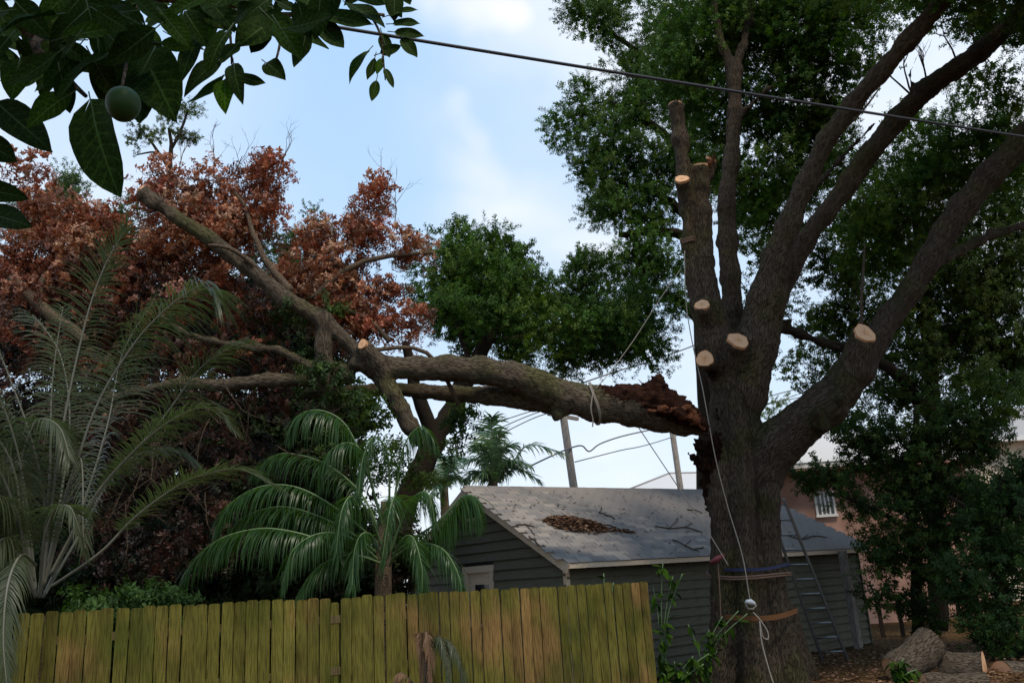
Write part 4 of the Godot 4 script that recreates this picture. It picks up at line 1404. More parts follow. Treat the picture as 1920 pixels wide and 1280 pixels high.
	var shade := [Vector4(-8.326,7.224,-14,0.699), Vector4(-7.2,7.149,-14,0.698), Vector4(-6.083,7.173,-14,0.651), Vector4(-5.142,6.915,-14,0.602), Vector4(-4.304,6.762,-14,0.554), Vector4(-8.245,6.349,-14,0.733), Vector4(-7.131,6.182,-14,0.822), Vector4(-5.937,6.104,-14,0.776), Vector4(-4.839,6.079,-14,0.638), Vector4(-4.019,6.263,-14,0.503), Vector4(-8.34,5.421,-14,0.721), Vector4(-7.148,5.162,-14,0.807), Vector4(-5.971,4.996,-14,0.804), Vector4(-4.897,5.018,-14,0.671), Vector4(-4.003,5.143,-14,0.493), Vector4(-7.526,4.29,-14,0.705), Vector4(-6.274,4.036,-14,0.79), Vector4(-5.22,4.058,-14,0.702), Vector4(-4.346,4.355,-14,0.53), Vector4(-5.873,3.069,-14,0.689), Vector4(-6.745,3.207,-14,0.604), Vector4(-5.014,3.184,-14,0.604), Vector4(-6.185,2.505,-14,0.511)]
	foliage("dead_leaves", o, bright, twig, M.leaf_dead, 4.4, 26, 0.4, [Color(0.41, 0.155, 0.075), Color(0.49, 0.205, 0.105), Color(0.57, 0.33, 0.20), Color(0.42, 0.14, 0.08), Color(0.29, 0.11, 0.06), Color(0.40, 0.21, 0.12), Color(0.20, 0.095, 0.06), Color(0.33, 0.12, 0.06)], 0.9)
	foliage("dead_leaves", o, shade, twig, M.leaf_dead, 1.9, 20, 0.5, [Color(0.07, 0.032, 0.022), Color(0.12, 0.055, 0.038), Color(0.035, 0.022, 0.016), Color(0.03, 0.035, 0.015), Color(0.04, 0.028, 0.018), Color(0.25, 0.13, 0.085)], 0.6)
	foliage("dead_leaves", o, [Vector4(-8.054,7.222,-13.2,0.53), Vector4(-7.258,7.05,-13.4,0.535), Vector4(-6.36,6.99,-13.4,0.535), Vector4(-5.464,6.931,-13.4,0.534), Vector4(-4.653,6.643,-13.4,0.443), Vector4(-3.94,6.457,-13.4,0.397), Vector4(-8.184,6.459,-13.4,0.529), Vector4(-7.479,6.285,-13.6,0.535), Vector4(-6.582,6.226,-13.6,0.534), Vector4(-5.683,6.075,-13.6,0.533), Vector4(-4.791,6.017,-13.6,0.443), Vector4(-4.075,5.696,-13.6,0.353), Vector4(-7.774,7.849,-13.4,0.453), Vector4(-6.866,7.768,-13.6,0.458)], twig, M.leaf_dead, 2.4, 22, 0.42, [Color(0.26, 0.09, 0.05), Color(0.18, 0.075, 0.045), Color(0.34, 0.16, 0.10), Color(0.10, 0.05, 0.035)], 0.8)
	twig = spray(12, 0.07, 0.03, 0.2, 0.1)
	foliage("green_leaves", o, [Vector4(-2.915,5.349,-12.85,0.216), Vector4(-2.985,5.025,-12.9,0.215), Vector4(-2.631,5.195,-13,0.251), Vector4(-2.967,6.422,-13.2,0.191), Vector4(-3.62,6.374,-13.2,0.174), Vector4(-2.218,4.827,-13,0.332), Vector4(-2.721,4.274,-13,0.37), Vector4(-3.232,5.862,-13.4,0.262), Vector4(-1.966,3.95,-13.4,0.336), Vector4(-4.022,6.095,-13.4,0.263), Vector4(-1.345,4.165,-14,0.317), Vector4(-1.078,4.629,-14.2,0.252), Vector4(-1.623,3.745,-14,0.218), Vector4(-0.898,4.931,-14.4,0.22)], twig, M.leaf_green, 3.6, 15, 0.3, [Color(0.05, 0.085, 0.028), Color(0.07, 0.11, 0.03), Color(0.04, 0.07, 0.026)], 0.3)

func simple_tree(called: String, label: String, trunk: Array, balls: Array, twig: Mesh, tones: Array, density: float, each: int, spread: float, material := "leaf_green", group := "") -> Node3D:
	var base: Vector4 = trunk[0][0]
	var at := Vector3(base.x, GROUND, base.z)
	var o := thing(called, label, "tree", at, group)
	for list in trunk:
		for i in list.size():
			list[i] -= Vector4(at.x, at.y, at.z, 0)
	branches("trunk", o, [trunk[0]], M.bark_dark, 10)
	branches("limb", o, trunk.slice(1), M.bark_dark, 7)
	for i in balls.size():
		balls[i] -= Vector4(at.x, at.y, at.z, 0)
	foliage("crown", o, balls, twig, M[material], density, each, spread, tones)
	return o

func background_trees() -> void:
	var twig := spray(16, 0.08, 0.034, 0.26, 0.1)
	var green := [Color(0.056, 0.118, 0.022), Color(0.072, 0.142, 0.026), Color(0.045, 0.092, 0.02), Color(0.094, 0.148, 0.03)]
	# the tree whose trunk leans behind the palms, its crown between the brown leaves and the big tree
	simple_tree("leaning_tree", "green-crowned tree whose dark leaning trunk stands beside the shed gable", [
		[Vector4(-2.946,1.898,-18.5,0.289), Vector4(-2.691,3.189,-18.5,0.272), Vector4(-2.321,4.18,-18.5,0.253), Vector4(-1.837,5.093,-18.6,0.246), Vector4(-1.407,5.942,-18.8,0.228), Vector4(-0.956,6.828,-19,0.208), Vector4(-0.599,7.499,-19.2,0.15), Vector4(-0.214,8.192,-19.4,0.089), Vector4(0.09,9.054,-19.6,0.052)],
		[Vector4(-0.561,7.496,-19.2,0.075), Vector4(0.327,7.683,-19.6,0.064), Vector4(1.198,8.014,-20,0.052), Vector4(2.055,8.498,-20.4,0.04)], [Vector4(-0.956,6.828,-19,0.074), Vector4(-1.237,7.802,-19.2,0.05), Vector4(-1.331,8.941,-19.4,0.039)], [Vector4(-1.837,5.093,-18.6,0.176), Vector4(-2.081,5.905,-18.4,0.164), Vector4(-2.28,6.741,-18.3,0.13), Vector4(-2.369,7.334,-18.2,0.083)]],
		[Vector4(-0.209,7.72,-18.3,0.504), Vector4(0.626,7.6,-18.5,0.544), Vector4(1.494,7.633,-18.8,0.553), Vector4(-1.151,8.161,-18.3,0.507), Vector4(0.077,8.533,-18.5,0.49), Vector4(2.263,7.772,-19,0.497), Vector4(-0.641,9.217,-18.8,0.452), Vector4(2.707,7.226,-19,0.444), Vector4(-1.324,10.291,-20,0.619), Vector4(-0.317,10.223,-20,0.538), Vector4(0.13,9.833,-20,0.401), Vector4(-1.36,9.435,-20,0.772), Vector4(-0.446,9.092,-20,0.821), Vector4(-1.53,8.537,-20,0.724), Vector4(-0.759,8.143,-20,0.785), Vector4(0.168,8.373,-20.5,0.739), Vector4(0.492,9.205,-20.5,0.516), Vector4(1.147,8.875,-20.5,0.568), Vector4(2.027,9.681,-20.5,0.491), Vector4(1.727,9.004,-21,0.692), Vector4(1.226,7.885,-21,0.751), Vector4(2.377,8.525,-21,0.757), Vector4(2.288,7.532,-21,0.611), Vector4(3.278,7.892,-21,0.682), Vector4(3.64,7.444,-21,0.38), Vector4(-0.017,7.549,-20.5,0.478), Vector4(-1.176,7.626,-20,0.364), Vector4(-2.145,9.915,-20,0.241), Vector4(-2.037,9.128,-20,0.292), Vector4(3.242,8.903,-21,0.553), Vector4(1.773,9.917,-20.5,0.301), Vector4(1.308,7.175,-21,0.325)],
		twig, green, 3.4, 19, 0.54)
	# the tall tree that fills the left of the big tree's crown
	simple_tree("tall_tree", "tall leafy green tree behind the topped stem of the big tree", [
		[Vector4(4.859,2.956,-23,0.421), Vector4(5.279,5.767,-23,0.377), Vector4(5.505,8.791,-23,0.33), Vector4(5.569,11.21,-23,0.278), Vector4(5.559,13.771,-23,0.222), Vector4(5.386,16.491,-23,0.147)],
		[Vector4(5.561,10.88,-23,0.154), Vector4(5.129,11.406,-23,0.154), Vector4(4.215,11.552,-23,0.124), Vector4(3.283,11.532,-23,0.077)], [Vector4(5.475,11.717,-23,0.124), Vector4(4.933,12.431,-23,0.125), Vector4(4.278,12.904,-23,0.094), Vector4(3.434,13.135,-23,0.063)], [Vector4(5.559,13.771,-23,0.143), Vector4(4.585,15.084,-23,0.113), Vector4(3.371,15.897,-23,0.065)], [Vector4(5.445,15.567,-23,0.113), Vector4(4.507,17.493,-23,0.082), Vector4(3.278,18.54,-23,0.067)], [Vector4(5.466,8.48,-23,0.135), Vector4(4.755,9.474,-23,0.106), Vector4(3.734,9.863,-23,0.076)]],
		[Vector4(2.812,18.962,-23,0.703), Vector4(3.592,18.324,-23,0.665), Vector4(3.848,19.278,-23,0.671), Vector4(3.988,17.247,-23,0.592), Vector4(2.725,15.943,-23,0.746), Vector4(2.009,15.086,-23,0.611), Vector4(3.097,14.651,-23,0.96), Vector4(4.339,15.828,-23,0.972), Vector4(5.122,17.071,-23,0.902), Vector4(5.596,18.37,-23,0.998), Vector4(4.298,13.859,-23,1.031), Vector4(2.83,13.436,-23,0.79), Vector4(3.206,12.379,-23,0.859), Vector4(4.276,12.136,-23,0.934), Vector4(3.848,10.995,-23,0.769), Vector4(3.022,10.396,-23,0.581), Vector4(4.56,10.455,-23,0.703), Vector4(5.402,13.782,-23,0.793), Vector4(4.604,9.484,-23,0.575), Vector4(3.877,9.773,-23,0.607), Vector4(5.884,15.173,-23,0.804), Vector4(6.282,13.197,-23,0.788), Vector4(6.566,16.779,-23,0.818), Vector4(7.059,11.946,-23,0.777), Vector4(2.401,13.991,-23,0.477), Vector4(1.708,15.378,-23,0.258)],
		twig, green, 2.7, 19, 0.58)
	# trees that close the view at the right
	var dim := [Color(0.04, 0.072, 0.018), Color(0.052, 0.088, 0.02), Color(0.032, 0.058, 0.017), Color(0.066, 0.095, 0.022)]
	simple_tree("broad_tree", "broad dark green tree filling the sky behind the heavy limb", [
		[Vector4(9.463,0.389,-21,0.21), Vector4(9.823,2.547,-21,0.191), Vector4(10.256,5.099,-21,0.184), Vector4(10.652,7.835,-21,0.15), Vector4(10.88,10.478,-21,0.113), Vector4(11.004,12.661,-21,0.058)],
		[Vector4(10.281,5.365,-21,0.172), Vector4(9.405,6.415,-20.6,0.145), Vector4(8.46,6.943,-20.3,0.105), Vector4(7.483,7.194,-20,0.078)], [Vector4(10.504,6.717,-21,0.148), Vector4(11.731,7.764,-21,0.123), Vector4(12.859,8.555,-21,0.083)], [Vector4(10.792,9.281,-21,0.139), Vector4(9.989,10.234,-21,0.098), Vector4(9.205,10.592,-21,0.071)]],
		[Vector4(8.452,9.438,-21,0.835), Vector4(7.705,10.912,-21.5,0.868), Vector4(8.595,11.961,-21.5,0.878), Vector4(6.97,8.824,-21.5,0.564), Vector4(12.252,9.07,-21.5,1.132), Vector4(10.461,8.592,-21.5,0.985), Vector4(9.174,6.085,-21.5,0.546), Vector4(12.801,6.412,-21.5,0.959), Vector4(11.477,10.189,-21.5,1.004), Vector4(13.369,8.995,-21.5,0.99), Vector4(9.453,12.711,-21.5,0.738), Vector4(13.265,11.161,-21.5,0.87), Vector4(10.375,10.948,-22,0.886), Vector4(8.919,7.811,-21.5,0.836), Vector4(11.618,7.345,-21.5,0.97), Vector4(9.606,9.659,-21,0.837), Vector4(8.832,8.387,-21,0.755), Vector4(9.873,7.318,-21,0.813), Vector4(11.305,8.368,-21,1.098), Vector4(12.637,9.454,-21,1.044), Vector4(13.449,10.608,-21,0.847), Vector4(12.135,7.738,-21,1.09), Vector4(10.517,6.439,-21,1.005), Vector4(9.489,5.957,-21,0.799), Vector4(11.974,6.345,-21,1.071), Vector4(11.993,10.402,-21,0.704), Vector4(8.641,7.258,-21,0.609), Vector4(7.834,8.165,-21,0.548), Vector4(6.812,6.818,-21,0.404), Vector4(7.276,7.207,-21,0.433), Vector4(7.416,6.364,-21,0.348), Vector4(8.014,6.74,-21,0.404), Vector4(12.807,7.693,-21,0.817), Vector4(11.424,11.836,-21,0.859), Vector4(10.007,11.934,-21,0.717), Vector4(8.646,10.63,-21,0.635), Vector4(7.21,9.522,-21,0.557), Vector4(6.56,9.864,-21,0.559), Vector4(13.962,12.937,-21,0.725)],
		twig, dim, 1.9, 19, 0.62)
	simple_tree("understory_tree", "dense dark understory tree in front of the salmon pink house", [
		[Vector4(7.906,0.511,-18.5,0.12), Vector4(8.08,1.658,-18.5,0.111), Vector4(8.258,2.957,-18.5,0.102), Vector4(8.524,4.189,-18.5,0.081), Vector4(8.779,5.228,-18.5,0.058)],
		[Vector4(8.198,2.518,-18.5,0.067), Vector4(7.481,2.99,-18.3,0.045), Vector4(6.685,3.353,-18.1,0.033)], [Vector4(8.331,3.288,-18.5,0.057), Vector4(9.265,4.142,-18.5,0.046), Vector4(10.068,4.673,-18.5,0.035)]],
		[Vector4(7.44,4.257,-18.5,0.576), Vector4(6.662,3.732,-18.5,0.412), Vector4(6.208,3.761,-18.5,0.297), Vector4(6.768,3.423,-18.3,0.27), Vector4(7.056,3.127,-18.3,0.292), Vector4(8.26,4.321,-18.5,0.75), Vector4(9.242,4.608,-18.5,0.753), Vector4(8.308,3.346,-18.5,0.512), Vector4(8.926,3.59,-18.5,0.742), Vector4(7.421,2.339,-18.3,0.465), Vector4(7.93,2.092,-18.3,0.552), Vector4(7.857,2.975,-18.4,0.292), Vector4(8.931,2.473,-18.5,0.617), Vector4(10.281,5.132,-18.5,0.642), Vector4(7.151,1.977,-18.2,0.197), Vector4(7.194,1.291,-18.2,0.217), Vector4(8.446,1.582,-18.2,0.327), Vector4(7.702,1.105,-18.2,0.195), Vector4(8.101,0.926,-18.2,0.237), Vector4(7.329,4.965,-18.5,0.466), Vector4(9.995,4.327,-18.5,0.462), Vector4(9.689,2.869,-18.5,0.565)],
		twig, dim, 3.6, 19, 0.46)
	simple_tree("bushy_tree", "bushy green tree at the far right above the cut logs", [
		[Vector4(8.492,0.228,-16.5,0.116), Vector4(8.661,1.235,-16.5,0.098), Vector4(8.857,2.375,-16.5,0.08), Vector4(9.168,3.35,-16.5,0.061)],
		[Vector4(8.835,2.181,-16.5,0.06), Vector4(8.391,2.79,-16.4,0.04), Vector4(8.005,3.102,-16.3,0.03)], [Vector4(8.918,2.567,-16.5,0.06), Vector4(9.671,3.319,-16.5,0.041)]],
		[Vector4(8.639,2.29,-16.5,0.599), Vector4(9.239,2.745,-16.5,0.604), Vector4(8.986,1.594,-16.5,0.691), Vector4(8.321,1.255,-16.5,0.589), Vector4(8.782,0.668,-16.5,0.583), Vector4(8.193,1.832,-16.4,0.443), Vector4(9.407,2.146,-16.5,0.598), Vector4(9.025,3.158,-16.5,0.405), Vector4(8.429,0.591,-16.6,0.439), Vector4(9.514,3.532,-16.5,0.408)],
		twig, [Color(0.05, 0.09, 0.03), Color(0.07, 0.12, 0.03), Color(0.04, 0.075, 0.025)], 3.4, 16, 0.36)
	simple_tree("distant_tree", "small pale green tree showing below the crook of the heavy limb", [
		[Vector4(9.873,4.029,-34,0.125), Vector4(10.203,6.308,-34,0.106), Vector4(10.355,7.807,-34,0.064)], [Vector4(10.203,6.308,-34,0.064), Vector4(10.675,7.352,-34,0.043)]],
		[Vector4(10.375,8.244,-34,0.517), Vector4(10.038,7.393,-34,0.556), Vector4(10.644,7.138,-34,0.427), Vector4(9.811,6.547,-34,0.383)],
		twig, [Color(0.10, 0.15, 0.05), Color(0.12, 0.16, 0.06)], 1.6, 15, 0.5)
	# far trees over the brown leaves
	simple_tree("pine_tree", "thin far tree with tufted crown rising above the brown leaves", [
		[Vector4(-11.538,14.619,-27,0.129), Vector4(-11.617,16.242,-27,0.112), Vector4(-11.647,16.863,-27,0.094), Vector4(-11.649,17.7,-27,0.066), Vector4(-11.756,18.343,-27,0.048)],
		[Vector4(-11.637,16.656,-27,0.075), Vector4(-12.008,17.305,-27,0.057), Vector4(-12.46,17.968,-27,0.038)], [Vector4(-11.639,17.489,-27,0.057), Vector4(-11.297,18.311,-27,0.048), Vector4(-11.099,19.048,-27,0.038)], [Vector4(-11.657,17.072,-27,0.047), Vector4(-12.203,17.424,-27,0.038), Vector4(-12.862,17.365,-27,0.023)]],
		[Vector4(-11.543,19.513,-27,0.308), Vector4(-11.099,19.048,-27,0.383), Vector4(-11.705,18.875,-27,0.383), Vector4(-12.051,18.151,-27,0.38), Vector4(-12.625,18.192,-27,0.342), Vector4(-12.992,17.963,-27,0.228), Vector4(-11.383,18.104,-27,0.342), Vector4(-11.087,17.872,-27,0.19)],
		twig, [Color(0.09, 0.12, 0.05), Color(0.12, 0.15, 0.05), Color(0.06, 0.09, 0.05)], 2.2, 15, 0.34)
	simple_tree("round_tree", "far green treetop between the brown leaves at the far left", [
		[Vector4(-13.985,10.692,-25,0.149), Vector4(-14.21,13.378,-25,0.119), Vector4(-14.385,15.064,-25,0.069)], [Vector4(-14.21,13.378,-25,0.068), Vector4(-13.972,14.658,-25,0.052)]],
		[Vector4(-14.425,15.541,-25,0.451), Vector4(-14.002,15.037,-25,0.553), Vector4(-14.682,14.895,-25,0.517), Vector4(-13.596,14.259,-25,0.686), Vector4(-15.117,13.991,-25,0.855), Vector4(-12.044,14.153,-25,0.514), Vector4(-12.683,13.457,-25,0.85)],
		twig, [Color(0.07, 0.11, 0.045), Color(0.09, 0.13, 0.05)], 2.6, 15, 0.46)
	simple_tree("spindly_tree", "far green treetop poking out above the middle of the brown leaves", [
		[Vector4(-6.282,10.878,-25,0.133), Vector4(-6.29,12.478,-25,0.101), Vector4(-6.243,13.387,-25,0.051)], [Vector4(-6.29,12.478,-25,0.051), Vector4(-6.888,13.247,-25,0.034)]],
		[Vector4(-6.175,13.566,-25,0.306), Vector4(-6.548,13.224,-25,0.441), Vector4(-6.882,12.7,-25,0.439), Vector4(-5.868,13.178,-25,0.373), Vector4(-6.539,11.956,-25,0.754), Vector4(-7.556,12.564,-25,0.674)],
		twig, [Color(0.07, 0.11, 0.045), Color(0.09, 0.13, 0.05)], 2.6, 15, 0.42)
	# hedge and thicket that close the view behind the fence
	var big := spray(14, 0.12, 0.06, 0.26, 0.1)
	var balls := []
	for i in 30:
		var q: Vector3 = Vector3(-10.825,3.587,-16.5).lerp(Vector3(-2.856,3.096,-16.5), (i % 15) / 14.0)
		balls.append(Vector4(q.x + rng.randf_range(-0.2, 0.2), (0.9 if i < 15 else 2.5) + rng.randf_range(-0.2, 0.2), -16.3 + rng.randf_range(-0.3, 0.3), 0.95))
	for i in 16:
		var q: Vector3 = Vector3(-11.939,7.077,-17.6).lerp(Vector3(-3.674,6.541,-17.6), i / 15.0)
		balls.append(Vector4(q.x, 5.4 + rng.randf_range(-0.3, 0.4), -17.6, 0.85))
	for i in 32:
		var q: Vector3 = Vector3(-12.056,9.034,-17.8).lerp(Vector3(-4.177,8.136,-17.8), (i % 16) / 15.0)
		balls.append(Vector4(q.x, q.y - (1.0 if i > 15 else 0.0) + rng.randf_range(-0.25, 0.25), -17.8, 0.7))
	for i in 14:
		var q: Vector3 = Vector3(-11.532,6.906,-17).lerp(Vector3(-3.989,6.417,-17), i / 13.0)
		balls.append(Vector4(q.x, 4.0 + rng.randf_range(-0.3, 0.4), -17.2, 0.9))
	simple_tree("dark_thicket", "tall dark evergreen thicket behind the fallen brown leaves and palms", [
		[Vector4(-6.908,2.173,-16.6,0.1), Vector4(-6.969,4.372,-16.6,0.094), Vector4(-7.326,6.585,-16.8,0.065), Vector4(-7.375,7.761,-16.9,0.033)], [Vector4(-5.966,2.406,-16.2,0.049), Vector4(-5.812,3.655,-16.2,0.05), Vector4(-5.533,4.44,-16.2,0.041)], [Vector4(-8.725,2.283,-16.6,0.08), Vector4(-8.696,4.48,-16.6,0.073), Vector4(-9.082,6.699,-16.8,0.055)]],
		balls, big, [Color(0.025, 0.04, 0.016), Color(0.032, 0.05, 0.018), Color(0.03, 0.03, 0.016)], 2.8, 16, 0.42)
	# low weeds along the back of the fence
	for q in [[Vector3(-5.343,2.126,-10.8), 0.42, "small leafy weed showing above the fence beside the silvery palm"], [Vector3(-4.645,2.155,-11), 0.4, "small weed with pale bare stems above the fence boards"]]:
		var o := thing("weed", q[2], "plant", Vector3(q[0].x, GROUND, q[0].z))
		var st := begin(0)
		for i in 7:
			var f := Vector3(rng.randf_range(-0.3, 0.3), 0, rng.randf_range(-0.2, 0.2))
			tube(st, [f * 0.3, f * 0.7 + Vector3(0, 1.0, 0), f + Vector3(0, q[0].y - GROUND + 0.05, 0)], [0.012, 0.009, 0.004], 5)
		build("stem", st, M.stalk_green, o)
		foliage("foliage", o, [Vector4(0, q[0].y - GROUND - 0.15, 0, q[1]), Vector4(0.2, q[0].y - GROUND - 0.35, 0, q[1])], twig, M.leaf_green, 9.0, 9, 0.2, [Color(0.05, 0.10, 0.03), Color(0.07, 0.13, 0.035)])

func palms() -> void:
	var root := Vector3(-5.827,2.037,-10.6)
	var o := thing("silver_palm", "tall silvery feather palm behind the left end of the fence", "palm", Vector3(root.x, GROUND, root.z))
	var off := -o.position
	var st := begin(0)
	tube(st, [Vector3(0, -0.1, 0), Vector3(0.02, 0.7, 0), Vector3(0.03, 1.4, 0.02), Vector3(0.04, 1.8, 0.0)], [0.17, 0.13, 0.11, 0.06], 12)
	build("trunk", st, M.bark_pale, o)
	for f in [
		[[Vector3(-5.882,2.224,-10.6), Vector3(-5.875,3.629,-10.6), Vector3(-5.947,4.863,-10.6), Vector3(-5.896,5.908,-10.6)], 0.42, 26, 0.9, 0.0],
		[[Vector3(-5.849,2.284,-10.6), Vector3(-5.725,4.073,-10.5), Vector3(-5.48,5.562,-10.4), Vector3(-5.255,6.334,-10.35), Vector3(-4.965,6.857,-10.3)], 0.62, 62, 0.55, 0.1],
		[[Vector3(-5.814,2.406,-10.6), Vector3(-5.385,4.254,-10.5), Vector3(-4.892,5.168,-10.4), Vector3(-4.399,5.675,-10.3), Vector3(-3.946,5.931,-10.25), Vector3(-3.717,5.74,-10.2)], 0.95, 74, 1.0, 0.05],
		[[Vector3(-5.809,2.468,-10.7), Vector3(-5.321,3.406,-10.7), Vector3(-4.564,4.306,-10.7), Vector3(-4.057,4.966,-10.65), Vector3(-3.53,5.277,-10.6)], 0.72, 60, 0.7, 0.05],
		[[Vector3(-5.636,2.335,-10.4), Vector3(-5.03,2.688,-10.3), Vector3(-4.625,3.063,-10.25), Vector3(-4.161,3.369,-10.2), Vector3(-3.803,3.5,-10.15), Vector3(-3.329,3.54,-10.1), Vector3(-2.868,3.291,-10.1)], 0.58, 84, 0.35, 0.0],
		[[Vector3(-5.72,2.462,-10.5), Vector3(-5.283,3.32,-10.5), Vector3(-4.814,3.855,-10.45), Vector3(-4.322,4.236,-10.4), Vector3(-3.889,4.377,-10.4), Vector3(-3.582,4.155,-10.4)], 0.66, 74, 0.5, 0.0],
		[[Vector3(-5.87,2.287,-10.5), Vector3(-5.952,3.281,-10.3), Vector3(-6.051,4.031,-10.1), Vector3(-6.236,4.624,-9.9), Vector3(-6.438,4.69,-9.7)], 0.8, 70, 1.3, 0.0],
		[[Vector3(-5.851,2.409,-10.4), Vector3(-5.957,3.203,-10.1), Vector3(-6.159,3.866,-9.8), Vector3(-6.433,4.146,-9.5)], 0.9, 70, 1.5, 0.0],
		[[Vector3(-5.865,2.225,-10.5), Vector3(-5.929,2.96,-10.2), Vector3(-5.922,3.35,-9.7), Vector3(-5.888,3.131,-9.2)], 0.75, 60, 1.6, 0.0],
		[[Vector3(-5.73,2.582,-10.2), Vector3(-5.616,2.682,-9.7), Vector3(-5.5,2.389,-9.3), Vector3(-5.414,1.855,-9.15), Vector3(-5.295,1.342,-9.1)], 0.5, 50, 1.2, 0.0],
		[[Vector3(-5.875,2.286,-10.6), Vector3(-5.894,3.237,-10.6), Vector3(-6.017,4.076,-10.4), Vector3(-6.323,5.001,-10.2), Vector3(-6.443,5.327,-10.1)], 0.35, 20, 0.8, 0.35],
		[[Vector3(-5.828,2.345,-10.6), Vector3(-5.654,3.214,-10.5), Vector3(-5.403,3.839,-10.4), Vector3(-5.25,2.924,-10.3), Vector3(-5.204,2.735,-10.3)], 0.36, 36, 1.0, 0.1],
		[[Vector3(-5.853,2.287,-10.4), Vector3(-6.056,2.968,-10.2), Vector3(-6.212,3.211,-10), Vector3(-6.314,3.023,-9.8)], 0.8, 60, 1.0, 0.0],
		[[Vector3(-5.883,2.288,-10.5), Vector3(-6.101,3.242,-10.5), Vector3(-6.131,3.885,-10.4), Vector3(-5.917,4.32,-10.3), Vector3(-5.591,4.215,-10.2), Vector3(-5.375,3.796,-10.1)], 0.7, 60, 1.2, 0.0],
		[[Vector3(-5.827,2.285,-10.4), Vector3(-5.923,2.899,-10.2), Vector3(-5.935,3.565,-10), Vector3(-6.109,4.004,-9.9), Vector3(-6.383,4.195,-9.8)], 0.8, 60, 1.0, 0.0],
		[[Vector3(-5.753,2.222,-10.3), Vector3(-5.778,2.582,-10), Vector3(-5.873,2.877,-9.8), Vector3(-5.914,2.698,-9.6), Vector3(-5.875,2.356,-9.5)], 0.7, 60, 1.2, 0.0],
		[[Vector3(-5.703,2.219,-10.3), Vector3(-5.553,2.807,-10), Vector3(-5.405,3.154,-9.9), Vector3(-5.172,3.192,-9.8), Vector3(-5.026,2.884,-9.8)], 0.5, 50, 1.0, 0.0],
		[[Vector3(-5.885,2.223,-10.7), Vector3(-5.662,3.253,-11), Vector3(-5.492,4.384,-11.2), Vector3(-5.39,5.441,-11.3), Vector3(-5.03,6.23,-11.4)], 0.8, 60, 0.8, 0.1],
		[[Vector3(-5.885,2.223,-10.7), Vector3(-5.641,2.984,-11), Vector3(-5.311,3.802,-11.2), Vector3(-4.801,4.068,-11.3), Vector3(-4.403,3.913,-11.4)], 0.7, 60, 0.8, 0.1],
		[[Vector3(-5.841,2.346,-10.6), Vector3(-5.827,3.381,-10.8), Vector3(-5.9,4.517,-11), Vector3(-6.171,5.439,-11.1), Vector3(-6.646,6.035,-11.2)], 0.7, 50, 0.9, 0.1],
	]:
		var pts := []
		for p in f[0]:
			pts.append(p + off)
		frond(o, pts, f[1] * 1.1, int(f[2] * 1.35), f[3] * 0.95, 0.016, M.stalk_pale, M.palm_silver, 0.26, 0.2, 0.019, f[4], 0.3)
	root = Vector3(-2.103,2.031,-12.6)
	o = thing("green_palm", "glossy green feather palm beside the shed gable", "palm", Vector3(root.x, GROUND, root.z))
	off = -o.position
	st = begin(0)
	tube(st, [Vector3(0, -0.1, 0), Vector3(0.02, 0.9, 0), Vector3(0.06, 2.2, 0.02), Vector3(0.1, 3.1, 0.0)], [0.17, 0.13, 0.12, 0.06], 12)
	build("trunk", st, M.bark_pale, o)
